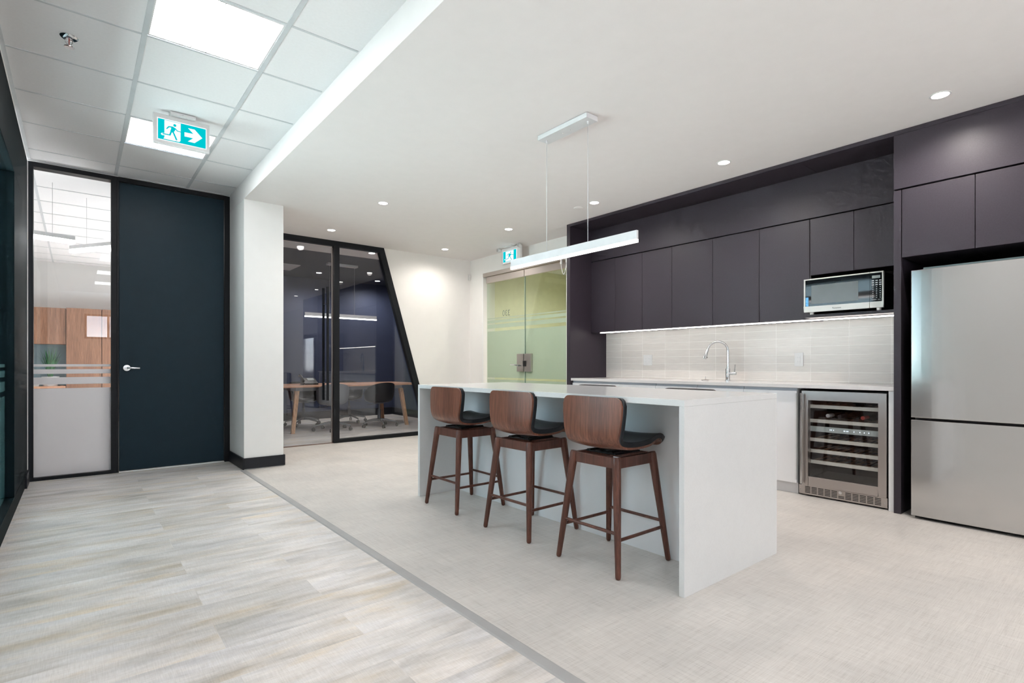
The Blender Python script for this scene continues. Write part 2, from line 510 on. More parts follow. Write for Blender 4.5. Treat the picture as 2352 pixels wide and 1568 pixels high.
# troffers
for k, (a, b) in enumerate(LIGHT_ROWS):
    lab = ['bright square corridor ceiling light nearest the camera, above the sprinkler row', 'square corridor ceiling light half hidden behind the running man exit sign'][k] if k < 2 else 'square corridor ceiling light behind the camera, seen only as a reflection'
    t = thing('ceiling_light', lab, 'ceiling light', (.605, (a + b) / 2, H2), 'square troffer lights in the corridor ceiling')
    x0, x1 = .305, .904
    a += .012; b -= .012
    build('diffuser', bx(x0 + .014, x1 - .014, a + .014, b - .014, H2 + .002, H2 + .008), M['troffer'], t)
    fr = MB().box(x0, x0 + .014, a, b, H2 - .001, H2 + .012).box(x1 - .014, x1, a, b, H2 - .001, H2 + .012).box(x0 + .014, x1 - .014, a, a + .014, H2 - .001, H2 + .012).box(x0 + .014, x1 - .014, b - .014, b, H2 - .001, H2 + .012)
    build('light_frame', fr, M['plastic'], t)
    cl = MB()
    for yy in (a + .006, b - .03):
        for xx in (.52, .60): build('clip', bx(xx, xx + .004, yy, yy + .024, H2 - .001, H2 + .0018), M['plastic'], t)

# left (west) wall: glass partition Y 2.3..5.25 then dark wall
w = MB().box(XL - .12, XL, YS, 2.45, 0, H2).box(XL - .12, XL, 2.45, 5.3, 2.93, H2)
struct('wall_west', w, M['wall'], 'white corridor wall on the camera side, left of frame', 'wall')
wf = thing('window_1', 'teal tinted glass partition with frosted bands at the left edge of the picture', 'glass partition', (XL, 4.0, 0), kind='structure')
fm = MB().box(XL - .09, XL, 2.45, 6.52, 2.47, 2.93).box(XL - .09, XL, 2.45, 6.52, 0, .12).box(XL - .09, XL, 5.25, 6.52, .12, 2.47).box(XL - .09, XL, 2.45, 2.53, .12, 2.47)
build('window_frame', fm, M['frameteal'], wf, .003)
build('pane', bx(XL - .05, XL - .04, 2.53, 5.25, .12, 2.47), M['glassteal'], wf)
fb = MB()
for z0, z1 in ((.12, .852), (.890, .957), (.990, 1.033), (1.058, 1.081)): fb.box(XL - .0535, XL - .0505, 2.53, 5.25, z0, z1)
build('frosted_film', fb, frosted('teal_frosted_film', (.45, .66, .66), .25, .5), wf)
ow = MB().box(-2.6, -2.5, YS, YD, 0, .3).box(-2.6, -2.5, YS, YD, 2.85, H2)
for ya_, yb_ in ((YS, 3.6), (5.0, 5.1), (6.5, YD)): ow.box(-2.6, -2.5, ya_, yb_, .3, 2.85)
struct('wall_west', ow, paint('grey_teal_wall', (.42, .50, .50), .6), 'outer wall of the room beyond the left glass partition', 'wall')
for k, (ya_, yb_) in enumerate(((3.6, 5.0), (5.1, 6.5))):  # unseen windows, added to send daylight through the partition
    wn = thing('window_%d' % (7 + k), ['outer window beyond the left partition, nearer the camera', 'outer window beyond the left partition, farther away'][k], 'window', (-2.55, (ya_ + yb_) / 2, .3), kind='structure')
    build('window_frame', MB().box(-2.58, -2.52, ya_, ya_ + .05, .3, 2.85).box(-2.58, -2.52, yb_ - .05, yb_, .3, 2.85).box(-2.58, -2.52, ya_ + .05, yb_ - .05, .3, .35).box(-2.58, -2.52, ya_ + .05, yb_ - .05, 2.8, 2.85), M['frame'], wn)
    build('pane', bx(-2.555, -2.545, ya_ + .05, yb_ - .05, .35, 2.8), M['glass'], wn)
struct('ceiling', bx(-2.6, XL - .12, YS, YD, H2, H2 + .1), M['ceil'], 'ceiling of the room beyond the left glass partition', 'ceiling')
struct('trim_2', bx(XL - .022, XL + .004, 6.53, 6.572, 0, 2.93), M['wall'], 'thin white reveal strip in the dark corner left of the sidelight', 'wall trim')
struct('baseboard_west', bx(XL, XL + .014, 6.25, 6.555, 0, .12), M['base'], 'short black baseboard in the corner beside the sidelight', 'baseboard')

# door wall Y=6.6
T = .1
dw = MB().box(XT + .01, 1.71, YD, YG, 0, H1).box(XL - .12, XT, YD, YD + T, 2.945, 3.1).box(-2.6, XL - .001, YD + .001, YD + T, 0, 3.1)
struct('wall_north', dw, M['wall'], 'white wall around the dark door and sidelight', 'wall')
sl = thing('window_2', 'tall glazed sidelight with frosted bands left of the dark door', 'window', (-.03, YD, 0), kind='structure')
x0, x1 = XL, .32
fr = MB().box(x0, x0 + .037, YD - .012, YD + T, 0, 2.945).box(.262, .305, YD - .012, YD + T, 0, 2.945).box(x0 + .037, .262, YD - .012, YD + T, 2.902, 2.945).box(x0 + .037, .262, YD - .012, YD + T, 0, .03)
build('window_frame', fr, M['frame'], sl, .002)
build('pane', bx(x0 + .037, .262, YD + .04, YD + .05, .03, 2.902), M['glass'], sl)
fb = MB()
for z0, z1 in ((.03, .852), (.890, .957), (.990, 1.033), (1.058, 1.081)): fb.box(x0 + .037, .262, YD + .036, YD + .0385, z0, z1)
build('frosted_film', fb, M['film'], sl)
dr = thing('door_1', 'tall dark slate door with a silver lever handle', 'door', (.8, YD, 0), kind='structure')
fr = MB().box(.305, .322, YD - .012, YD + T, 0, 2.945).box(1.268, XT + .009, YD - .012, YD + T, 0, 2.945).box(.322, 1.268, YD - .012, YD + T, 2.905, 2.945)
build('door_frame', fr, M['frame'], dr, .002)
slab = build('door_panel', bx(.326, 1.264, YD + .012, YD + .056, .012, 2.90), M['door'], dr, .002)
hd = MB().lathe([(.0, YD - .004), (.030, YD - .002), (.034, YD + .006), (.034, YD + .0125)], (.388, 0, 1.043), 28, 'y')
hd.cone((.388, YD + .005, 1.043), (.388, YD - .052, 1.043), .0115, .010, 14)
hd.tube([(.388, YD - .048, 1.043), (.41, YD - .055, 1.044), (.45, YD - .056, 1.042), (.492, YD - .052, 1.041)], [.011, .0105, .0095, .0085], 12)
build('door_handle', hd, paint('satin_silver', (.72, .74, .76), .2, 1.0), slab)
build('threshold', bx(.326, 1.264, YD + .0, YD + .05, 0, .009), paint('aluminium_threshold', (.7, .7, .7), .3, .8), dr)

# pillar
struct('wall_pillar', MB().box(XT + .012, 1.707, 5.95, YD, 0, H1), M['wall'], 'white square pillar between the dark door and the meeting room glass', 'pillar')
bb = MB().box(XT - .003, XT + .012, 5.935, YD - .013, .004, .118).box(XT + .012, 1.722, 5.935, 5.95, .008, .118).box(1.707, 1.722, 5.95, 7.14, .008, .118)
struct('baseboard_pillar', bb, M['base'], 'black baseboard wrapped round the foot of the white pillar', 'baseboard', .0015)

# meeting room front: white wall with slanted edge
xa_t, xa_b = 3.461, 4.274   # slanted outer edge at z=H1 and z=0
def xs_at(z, off=0): return xa_b + (xa_t - xa_b) * z / H1 + off
ww = MB().prism([(xs_at(0), 0), (XG, 0), (XG, H1), (xs_at(H1), H1)], 'y', YG, YG + .12)
ww.box(XG, 5.5, YG, YG + .12, 0, H1)
struct('wall_meeting', ww, M['wallwarm'], 'white wall right of the slanted black frame', 'wall')
struct('baseboard_meeting', MB().box(4.30, XG, YG - .014, YG, 0, .115), M['base'], 'black baseboard under the white slanted-edge wall', 'baseboard')
mg = thing('window_3', 'fixed meeting room glazing with a slanted black frame on its right', 'glass partition', (3.3, YG, 0), kind='structure')
fr = MB()
ya, yb = YG - .02, YG + .055
fr.prism([(1.71, H1 - .072), (xs_at(H1 - .072) - .095, H1 - .072), (xs_at(H1) - .001, H1), (1.71, H1)], 'y', ya, yb)
fr.prism([(xs_at(.052) - .095, .052), (xs_at(0) - .001, 0), (xs_at(H1) - .001, H1), (xs_at(H1 - .072) - .095, H1 - .072)], 'y', ya, yb)
fr.prism([(2.72, 0), (xs_at(0) - .001, 0), (xs_at(.052) - .095, .052), (2.80, .052), (2.72, .052)], 'y', ya, yb)
fr.box(2.72, 2.80, ya, yb, .052, H1 - .072)
build('window_frame', fr, M['frame'], mg, .004)
pn = MB().prism([(2.80, .052), (xs_at(.052) - .095, .052), (xs_at(H1 - .072) - .095, H1 - .072), (2.80, H1 - .072)], 'y', YG + .03, YG + .04)
build('pane', pn, M['glassmeet'], mg)
md = thing('door_2', 'frameless glass sliding door with long black pull bars into the meeting room', 'door', (2.2, YG, 0), kind='structure')
pane = build('door_panel', bx(1.73, 2.705, YG + .03, YG + .04, .012, H1 - .09), M['glassmeet'], md)
build('edge_rail', bx(2.705, 2.717, YG + .025, YG + .045, .012, H1 - .09), M['satin'], md)
hb = MB().cone((2.625, YG - .045, .59), (2.625, YG - .045, 2.125), .0165, .0165, 16)
hb.cone((2.625, YG + .115, .59), (2.625, YG + .115, 2.125), .0165, .0165, 16)
build('door_pull', hb, M['frame'], pane)
st = MB()
for z in (.83, 1.90): st.cone((2.625, YG - .045, z), (2.625, YG + .115, z), .008, .008, 12)
build('standoff', st, M['chrome'], pane)
build('floor_track', bx(1.71, 2.72, YG + .0, YG + .07, 0, .004), paint('brown_metal_track', (.25, .17, .14), .4, .5), md)

# meeting room shell
struct('wall_meeting', MB().box(1.71, 1.76, YG + .12, 10.62, 0, H1).box(1.71, 5.4, 10.62, 10.72, 0, H1).box(5.32, 5.4, YG + .12, 10.62, 0, H1), M['navy'], 'navy painted walls inside the meeting room', 'wall')
struct('baseboard_meeting', MB().box(1.76, 5.32, 10.605, 10.62, 0, .15).box(5.305, 5.32, YG + .12, 10.605, 0, .15), M['base'], 'black baseboard round the navy meeting room walls', 'baseboard')
struct('ceiling', bx(1.71, 5.4, 8.04, 10.72, H1 - .002, H1 + .1), M['navyceil'], 'dark ceiling deep in the meeting room', 'ceiling')
struct('ceiling', bx(1.71, 5.4, YG + .02, 8.04, H1, H1 + .1), M['ceil'], 'white ceiling strip just inside the meeting room glass', 'ceiling')

# east (green door) wall X=4.99
ew = MB().box(XG, XG + .13, 4.59, 4.945, 0, H1).box(XG, XG + .13, 6.86, YG, 0, H1).box(XG, XG + .13, 4.945, 6.86, 2.515, H1)
struct('wall_east', ew, M['wallwarm'], 'warm white wall around the green glass double doors', 'wall')
struct('trim_3', MB().box(XG - .006, XG + .13, 4.945, 4.975, 0, 2.515).box(XG - .006, XG + .13, 6.83, 6.86, 0, 2.515), M['wall'], 'pale jambs either side of the green glass doors', 'door trim')
struct('baseboard_east', MB().box(XG - .014, XG, 4.60, 4.94, 0, .115).box(XG - .014, XG, 6.865, YG - .02, 0, .115), M['base'], 'black baseboard beside the green glass doors', 'baseboard')
struct('trim_4', bx(XG - .012, XG + .09, 4.976, 6.829, 2.455, 2.514), M['satin'], 'satin nickel header bar over the green glass doors', 'door header')
for k, (ya_, yb_, nm, lab) in enumerate([(5.86, 6.775, 'door_3', 'left green glass door leaf with lever handle and number lettering'), (4.985, 5.85, 'door_4', 'right green glass door leaf with plain lock box')]):
    d = thing(nm, lab, 'glass door', (XG + .04, (ya_ + yb_) / 2, .01), kind='structure')
    p = build('door_panel', bx(XG + .03, XG + .042, ya_, yb_, .012, 2.36), M['glassgreen'], d)
    build('top_rail', bx(XG + .015, XG + .055, ya_, yb_, 2.352, 2.448), M['satin'], d, .002)
    build('bottom_rail', bx(XG + .015, XG + .055, ya_, yb_, .01, .10), M['satin'], d, .002)
    fb = MB()
    for z0, z1 in ((.875, 1.594), (1.64, 1.70), (1.722, 1.765), (1.785, 1.80), (.10, .845)):
        fb.box(XG + .0425, XG + .045, ya_, yb_, z0, z1)
    build('frosted_film', fb, M['filmgreen'], d)
    if k == 0:
        build('edge_seal', bx(XG + .028, XG + .044, 5.8515, 5.8595, .10, 2.352), paint('grey_glass_edge', (.30, .40, .36), .25), d)
        lb = build('lock_box', bx(XG + .005, XG + .066, 5.865, 6.01, .975, 1.232), M['satin'], d, .003)
        h = MB().cone((XG + .005, 5.905, 1.062), (XG - .045, 5.905, 1.062), .016, .013, 16)
        h.tube([(XG - .043, 5.905, 1.062), (XG - .052, 5.94, 1.066), (XG - .052, 6.02, 1.074), (XG - .048, 6.085, 1.074)], [.011, .011, .010, .009], 12)
        build('door_handle', h, M['chrome'], lb)
        text_mesh('suite_number', '330', .125, paint('grey_vinyl_lettering', (.42, .45, .42), .5), d, (XG + .0435, 6.305, 1.853), ROT_XOUT)
    else:
        lb = build('lock_box', bx(XG + .005, XG + .066, 5.70, 5.845, .975, 1.232), M['satin'], d, .003)
        build('latch', bx(XG - .004, XG + .006, 5.80, 5.862, 1.05, 1.13), M['black'], lb)
build_c = thing('door_contact', 'white security contact with looped cable at the right top corner of the green doors', 'sensor', (XG - .02, 4.99, 2.44))
build('contact_block', bx(XG - .035, XG - .012, 5.035, 5.065, 2.405, 2.475), M['plastic'], build_c, .003)
build('contact_block', bx(XG - .035, XG - .0125, 4.93, 4.965, 2.41, 2.49), M['plastic'], build_c, .003)
pts = []
for i in range(15):
    t = i / 14; pts.append((XG - .03, 5.05 - .10 * t, 2.41 - .145 * math.sin(PI * t) ** .8 - .0 * t))
build('cable', MB().tube(pts, .0045, 8), M['plastic'], build_c)

# hall beyond the green doors
hl = MB().box(XG + .13, 7.3, 7.21, 7.32, 0, 2.9).box(7.2, 7.32, 3.4, 7.32, 0, 2.9).box(XE + .13, 7.3, 3.3, 3.4, 0, 2.9)
struct('wall_hall', hl, paint('olive_hall_paint', (.82, .80, .62), .6), 'olive beige walls of the hall beyond the green glass doors', 'wall')
struct('ceiling', bx(XG + .13, 7.3, 3.3, 7.32, 2.77, 2.88), M['ceil'], 'ceiling of the hall beyond the green glass doors', 'ceiling')
struct('floor', bx(5.4, 7.3, 3.3, 7.32, -.06, 0), paint('grey_hall_carpet', (.25, .25, .24), .9, vscale=80), 'floor of the hall beyond the green glass doors', 'floor')

# kitchen back wall and room behind the camera
struct('wall_east', MB().box(XE, XE + .13, YS, 4.589, 0, H1), M['wall'], 'wall carrying the kitchen cabinets', 'wall')
sw = MB().box(-2.6, 5.4, YS - .12, YS, 0, .8).box(-2.6, 5.4, YS - .12, YS, 2.4, 3.1)
for xx0, xx1 in ((-2.6, .15), (1.15, 1.9), (3.1, 5.4)): sw.box(xx0, xx1, YS - .12, YS, .8, 2.4)
sw.box(.15, 1.15, YS - .12, YS, .8, 1.75)
struct('wall_south', sw, M['wall'], 'white wall behind the camera with two windows', 'wall')
for k, (xx0, xx1) in enumerate(((.15, 1.15), (1.9, 3.1))):
    wn = thing('window_%d' % (4 + k), ['high corridor end window behind the camera', 'tall window of the kitchen area behind the camera'][k], 'window', ((xx0 + xx1) / 2, YS, .8), kind='structure')
    xm = (xx0 + xx1) / 2; zb = 1.75 if k == 0 else .8; wn.location.z = zb
    fr = MB().box(xx0, xx0 + .05, YS - .1, YS - .02, zb, 2.4).box(xx1 - .05, xx1, YS - .1, YS - .02, zb, 2.4).box(xx0 + .05, xx1 - .05, YS - .1, YS - .02, zb, zb + .05).box(xx0 + .05, xx1 - .05, YS - .1, YS - .02, 2.35, 2.4).box(xm - .025, xm + .025, YS - .1, YS - .02, zb + .05, 2.35)
    build('window_frame', fr, M['frame'], wn)
    build('pane', bx(xx0 + .05, xx1 - .05, YS - .065, YS - .055, zb + .05, 2.35), M['glass'], wn)

# office beyond the sidelight
struct('ceiling', bx(-2.6, 1.72, YD + T, YN, H2 - .005, H2 + .1), M['tile_ceiling'], 'white tile ceiling of the office beyond the sidelight', 'ceiling')
og = MB()
for y in np.arange(6.86, YN, .638): og.box(-2.5, 1.6, y - .005, y + .005, H2 - .010, H2 - .005)
for x in (-1.6, -.34, .93): og.box(x - .012, x + .012, YD + T, YN, H2 - .0095, H2 - .0045)
struct('trim_5', og, M['tee'], 'thin metal ceiling grid of the office beyond the sidelight', 'ceiling grid')
struct('wall_office', MB().box(-2.7, -2.6, YD + .1, YN + .1, 0, H2).box(1.60, 1.71, YG + .121, YN + .1, 0, H2).box(-2.6, 1.6, YN, YN + .1, 0, H2), M['wall'], 'white walls of the office beyond the sidelight', 'wall')

print('structure done')

# ------------------------------------------------------------------ ISLAND
IX0, IX1, IY0, IY1, IT = 2.172, 3.10, 1.403, 3.883, .914
isl = thing('kitchen_island', 'white quartz waterfall island with seating on both long sides', 'kitchen island', ((IX0 + IX1) / 2, (IY0 + IY1) / 2, 0))
build('countertop', bx(IX0, IX1, IY0, IY1, IT - .030, IT), M['quartz'], isl, .0015)
build('end_panel', bx(IX0, IX1, IY0, IY0 + .028, 0, IT - .0302), M['quartz'], isl, .001)
build('end_panel', bx(IX0, IX1, IY1 - .028, IY1, 0, IT - .0302), M['quartz'], isl, .001)
build('cabinet_body', bx(2.556, 2.86, IY0 + .0285, IY1 - .0285, .0, IT - .0305), M['whitelam'], isl)
build('outlet_strip', bx(2.47, 2.53, 3.42, 3.72, IT - .05, IT - .0305), M['black'], isl, .002)

# ------------------------------------------------------------------ STOOLS
def sheet(prof, wfun, r_top, r_front, o0, o1, inset=0.0, ny=23):
    """bent sheet: prof dense (x,z) polyline from back top to seat front; thickness between normal offsets o0 and o1"""
    P = np.array(prof, float); seg = np.linalg.norm(np.diff(P, axis=0), axis=1); L = np.concatenate([[0], np.cumsum(seg)]); tot = L[-1]
    def at(s):
        return np.array([np.interp(s, L, P[:, 0]), np.interp(s, L, P[:, 1])])
    def nrm(s):
        a = at(max(0, s - .012)); b = at(min(tot, s + .012)); d = (b - a) / np.linalg.norm(b - a); return np.array([d[1] * -1, d[0]])
    ns = 44; grid0 = []; grid1 = []
    for j in range(ny):
        t = -1 + 2 * j / (ny - 1); t = math.sin(t * PI / 2) * .5 + t * .5
        def cut(r, W_):
            e = abs(t) * W_ - (W_ - r)
            return r - math.sqrt(max(0, r * r - e * e)) if e > 0 else 0.0
        sa = inset + cut(r_top, wfun(0)); sb = tot - inset - cut(r_front, wfun(1))
        c0 = []; c1 = []
        for i in range(ns):
            s = sa + (sb - sa) * i / (ns - 1); w = wfun(s / tot) - inset; p = at(s); n = nrm(s)
            dish = .012 * (t * t)         # slight lateral dish
            for c, o in ((c0, o0), (c1, o1)):
                q = p + n * (o + dish); c.append((q[0], t * w, q[1]))
        grid0.append(c0); grid1.append(c1)
    vs = [v for c in grid0 for v in c] + [v for c in grid1 for v in c]
    N = ny * ns; fs = []
    for j in range(ny - 1):
        for i in range(ns - 1):
            a = j * ns + i; fs.append((a, a + 1, a + ns + 1, a + ns)); fs.append((N + a, N + a + ns, N + a + ns + 1, N + a + 1))
    for i in range(ns - 1):
        fs.append((i, N + i, N + i + 1, i + 1)); b = (ny - 1) * ns + i; fs.append((b, b + 1, N + b + 1, N + b))
    for j in range(ny - 1):
        a = j * ns; fs.append((a, a + ns, N + a + ns, N + a)); b = a + ns - 1; fs.append((b, N + b, N + b + ns, b + ns))
    m = MB(); m.add(vs, fs, True); return m

def bez(pts, n=60):
    out = []
    for k in range(0, len(pts) - 1, 3):
        p0, p1, p2, p3 = map(np.array, pts[k:k + 4])
        for i in range(n // 3):
            t = i / (n // 3); out.append((1 - t) ** 3 * p0 + 3 * (1 - t) ** 2 * t * p1 + 3 * (1 - t) * t * t * p2 + t ** 3 * p3)
    out.append(np.array(pts[-1], float)); return out

def make_stool(label, group):
    t = thing('bar_stool', label, 'bar stool', (0, 0, 0), group)
    # local frame: seat faces +X
    prof = bez([(-.184, .908), (-.186, .86), (-.187, .82), (-.190, .760), (-.194, .690), (-.190, .640), (-.105, .632), (-.03, .626), (.06, .630), (.13, .652), (.175, .666), (.212, .650), (.225, .626)], 96)
    def wf(u): return float(np.interp(u, [0, .12, .24, .34, .42, .52, .75, 1], [.209, .208, .199, .184, .182, .200, .203, .175]))
    sh = sheet(prof, wf, .045, .05, -.007, .005)
    build('seat_shell', sh, M['walnut'], t)
    pad = sheet(prof, wf, .045, .05, .0055, .034, inset=-.003)
    o = build('seat_pad', pad, M['leather'], t, .004)
    bk = MB().box(-.105, .105, -.105, .105, .598, .606).cone((0, 0, .606), (0, 0, .618), .07, .07, 24)
    for a in (-.08, .08):
        bk.box(-.11, .11, a - .012, a + .012, .606, .612)
    build('swivel_plate', bk, M['black'], t)
    # legs
    ht, hb, zt = .150, .213, .597
    ap = MB()
    h = .158
    for sx in (-1, 1): ap.box(sx * h - sx * .0, sx * (h - .022), -h + .02, h - .02, .538, .594)
    for sy in (-1, 1): ap.box(-h + .02, h - .02, sy * h, sy * (h - .022), .538, .594)
    build('apron', ap, M['walnutleg'], t, .002)
    def leg_at(sx, sy, z):
        k = z / zt; return (sx * (hb + (ht - hb) * k), sy * (hb + (ht - hb) * k), z)
    for sx in (-1, 1):
        for sy in (-1, 1):
            m = MB(); zz = [0, .004, .012, .2, .4, .54, .585, zt]; rr = [.008, .0125, .0145, .0175, .0205, .0225, .0225, .019]
            m.tube([leg_at(sx, sy, z) for z in zz], rr, 16)
            build('leg', m, M['walnutleg'], t)
    for sx in (-1, 1):
        build('stretcher', MB().cone(leg_at(sx, -1, .218), leg_at(sx, 1, .218), .0088, .0088, 12), M['walnutleg'], t)
    for sy in (-1, 1):
        build('stretcher', MB().cone(leg_at(-1, sy, .186), leg_at(1, sy, .186), .0088, .0088, 12), M['walnutleg'], t)
    return t
GS = 'walnut and black leather stools around the island'
st0 = make_stool('walnut bar stool with black seat pad, nearest the camera on the near side', GS)
spots = [(2.312, 1.944, 0.0, 'walnut bar stool with black seat pad, nearest the camera at the island'),
         (2.318, 2.645, 0.03, 'middle walnut bar stool of the three on the near side of the island'),
         (2.318, 3.417, 0.0, 'walnut bar stool farthest from the camera on the near side of the island'),
         (3.205, 3.00, PI, 'far-side island stool showing only its dark back top, the farther one, left'),
         (3.205, 2.132, PI, 'far-side island stool showing only its dark back top, the nearer one, right')]
for i, (x, y, rz, lab) in enumerate(spots):
    o = st0 if i == 0 else copy_tree(st0)
    o.location = (x, y, 0); o.rotation_euler = (0, 0, rz); o['label'] = lab

# ------------------------------------------------------------------ KITCHEN CABINETS
FT = 4.60           # tall front plane
FU = 4.97           # upper front plane
FB = 4.64           # base front plane
Y0, Y1 = 1.247, 4.53
tag(build('end_panel', bx(FT, XE, Y1, Y1 + .055, 0, 2.737), M['cab'], None, .001), 'charcoal full height end panel closing the kitchen beside the green doors', 'cabinet panel')
tag(build('cabinet_gable', bx(FT, XE, 1.202, Y0, 0, 2.335), M['cab'], None, .001), 'charcoal full height panel between the wine cooler and the fridge', 'cabinet panel')
tag(build('cabinet_gable', bx(FT, XE, .165, .205, 0, 2.335), M['cab'], None, .001), 'charcoal full height panel on the far side of the fridge, out of frame', 'cabinet panel')
can = thing('cabinet_canopy', 'charcoal canopy strip along the ceiling with dark underside above the upper cabinets', 'cabinet trim', (4.9, 2.5, 2.737))
build('front_strip', bx(FT, FT + .02, .165, Y1 + .055, 2.738, H1 - .001), M['cab'], can)
build('underside_panel', MB().box(FT + .0205, XE - .001, Y0, 1.899, 2.738, 2.752).box(FT + .0205, XE - .001, 1.902, Y1 + .05, 2.738, 2.752), M['cab'], can)
tag(build('cabinet_fascia', bx(FU, XE - .001, Y0 + .001, Y1 - .001, 2.357, 2.737), M['cab'], None, .001), 'long charcoal fascia panel above the row of upper cabinet doors', 'cabinet panel')
tag(build('cabinet_fascia', bx(FT, XE - .001, .165, Y0 - .0, 2.347, 2.737), M['cab'], None, .001), 'deep charcoal fascia panel above the fridge cabinets, flush with the tall panel', 'cabinet panel')

up = [4.529, 4.144, 3.752, 3.363, 2.886, 2.412, 1.967]
ulab = ['narrow charcoal upper cabinet at the far left end beside the end panel', 'second charcoal upper cabinet from the green doors end', 'third charcoal upper cabinet from the green doors end', 'charcoal upper cabinet above the left of the backsplash, fourth from the green doors end', 'charcoal upper cabinet above the faucet, fifth from the green doors end', 'charcoal upper cabinet immediately left of the microwave niche']
def unit(name, label, cat, x0, x1, y0, y1, z0, z1, doors, group, mat, dth=.019, body_mat=None, g=.0018):
    t = thing(name, label, cat, ((x0 + x1) / 2, (y0 + y1) / 2, z0), group)
    build('cabinet_body', bx(x0 + dth + .001, x1, y0 + .0006, y1 - .0006, z0 + .001, z1), body_mat or mat, t)
    for (a, b, c, d) in doors:
        build('cabinet_door', bx(x0, x0 + dth, a + g, b - g, c, d), mat, t, .0008)
    return t
for i in range(6):
    unit('upper_cabinet', ulab[i], 'cabinet', FU, XE - .001, up[i + 1], up[i], 1.472, 2.348, [(up[i + 1], up[i], 1.472, 2.346)], 'charcoal upper cabinets over the backsplash', M['cab'])
# microwave niche unit
mu = thing('upper_cabinet', 'charcoal upper cabinet with two short doors and an open microwave niche below', 'cabinet', (5.1, 1.6, 1.48), 'charcoal upper cabinets over the backsplash')
build('cabinet_body', MB().box(FU + .02, XE - .001, Y0 + .001, 1.965, 1.858, 2.348).box(FU + .001, XE - .001, Y0 + .001, Y0 + .010, 1.505, 1.858).box(FU + .001, XE - .001, 1.956, 1.965, 1.505, 1.858).box(XE - .012, XE - .002, Y0 + .010, 1.956, 1.505, 1.858), M['cabdark'], mu)
for a, b in ((Y0 + .001, 1.625), (1.625, 1.965)):
    build('cabinet_door', bx(FU, FU + .019, a + .0018, b - .0018, 1.856, 2.346), M['cab'], mu, .0008)
build('niche_shelf', bx(4.85, XE - .002, Y0 + .002, 1.962, 1.478, 1.502), M['cab'], mu, .001)
# fridge cabinets
for a, b, lab in ((.793, 1.198, 'charcoal cabinet over the fridge, left one beside the tall panel'), (.388, .793, 'charcoal cabinet over the fridge, right one cut by the picture edge'), ):
    unit('fridge_cabinet', lab, 'cabinet', FT, XE - .001, a, b, 1.848, 2.337, [(a, b, 1.848, 2.335)], 'charcoal cabinets over the fridge', M['cab'])
tag(build('cabinet_filler', bx(FT, XE - .001, .21, .386, 1.848, 2.335), M['cab']), 'charcoal filler panel right of the fridge cabinets, out of frame', 'cabinet panel')
tag(build('niche_back', bx(XE - .012, XE - .002, .21, 1.198, 0, 1.845), M['cabdark']), 'black back board of the fridge niche', 'cabinet panel')

# under cabinet led
lt = thing('under_cabinet_light', 'thin bright light strip under the upper cabinets along the backsplash', 'light strip', (5.0, 2.8, 1.46))
build('diffuser', bx(4.993, 5.003, 1.262, 4.40, 1.4605, 1.4705), M['led'], lt)
build('profile', bx(4.9885, 5.007, 1.262, 4.402, 1.4708, 1.4718), M['pale'], lt)

# base cabinets
bs = [4.529, 3.81, 3.335, 2.86, 2.395, 1.936]
blab = ['white base cabinet at the far left end under the counter', 'second white base cabinet from the left end, behind the island', 'white base cabinet left of the sink, behind the island', 'white base cabinet under the sink, behind the island', 'white base cabinet immediately left of the wine cooler']
for i in range(5):
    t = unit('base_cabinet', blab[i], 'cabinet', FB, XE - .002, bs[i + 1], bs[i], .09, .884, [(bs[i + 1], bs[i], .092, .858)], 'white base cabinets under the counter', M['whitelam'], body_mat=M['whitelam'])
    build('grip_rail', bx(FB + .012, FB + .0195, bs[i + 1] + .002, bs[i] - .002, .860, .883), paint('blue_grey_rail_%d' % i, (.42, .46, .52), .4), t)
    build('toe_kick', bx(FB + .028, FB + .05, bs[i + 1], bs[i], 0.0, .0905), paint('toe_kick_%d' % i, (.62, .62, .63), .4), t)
pull = MB().box(FB - .006, FB + .001, 1.938, 1.948, .12, .84)
build('edge_pull', pull, M['lightmetal'], t)
tag(build('side_panel', bx(FB - .005, XE - .002, 1.2485, 1.288, 0, .883), M['whitelam'], None, .001), 'narrow white panel between the wine cooler and the dark tall panel', 'cabinet panel')
tag(build('kitchen_countertop', bx(4.612, XE - .002, Y0 + .001, Y1 - .001, .8845, .914), M['quartz2'], None, .0015), 'long pale quartz countertop along the kitchen wall', 'countertop')
tag(build('backsplash', bx(XE - .014, XE - .001, Y0 + .001, Y1 - .001, .9145, 1.471), M['splash']), 'cream stacked tile backsplash behind the faucet', 'backsplash')
tag(build('tile_edge_trim', bx(XE - .022, XE - .0145, Y0 + .001, Y0 + .012, .9145, 1.471), M['wallwarm']), 'thin cream edge strip where the backsplash meets the tall panel', 'trim strip')

# faucet
fc = thing('faucet', 'chrome gooseneck kitchen faucet with side lever', 'faucet', (5.11, 2.80, .914))
bd = MB().lathe([(.0, .9145), (.030, .9145), (.030, .919), (.022, .921), (.022, 1.035), (.018, 1.038)], (5.11, 2.80, 0), 24)
build('faucet_body', bd, M['chrome'], fc)
dx, dy = -.62, .78
R = .098; zc = 1.212
pts = [(5.11, 2.80, z) for z in (1.035, 1.12, zc)]
for i in range(1, 15):
    a = PI * i / 14 * .93; q = R - R * math.cos(a); pts.append((5.11 + dx * q, 2.80 + dy * q, zc + R * math.sin(a)))
build('spout', MB().tube(pts, .0125, 16), M['chrome'], fc)
e = Vector(pts[-1]); d = (e - Vector(pts[-2])).normalized()
sp = MB().cone(e, e + d * .055, .0145, .016, 18).cone(e + d * .055, e + d * .105, .0195, .0185, 18)
build('spray_head', sp, M['chrome'], fc)
build('spray_button', MB().box(e.x + dx * .012 - .006, e.x + dx * .012 + .006, e.y + dy * .012 - .006, e.y + dy * .022, e.z - .09, e.z - .065), M['black'], fc)
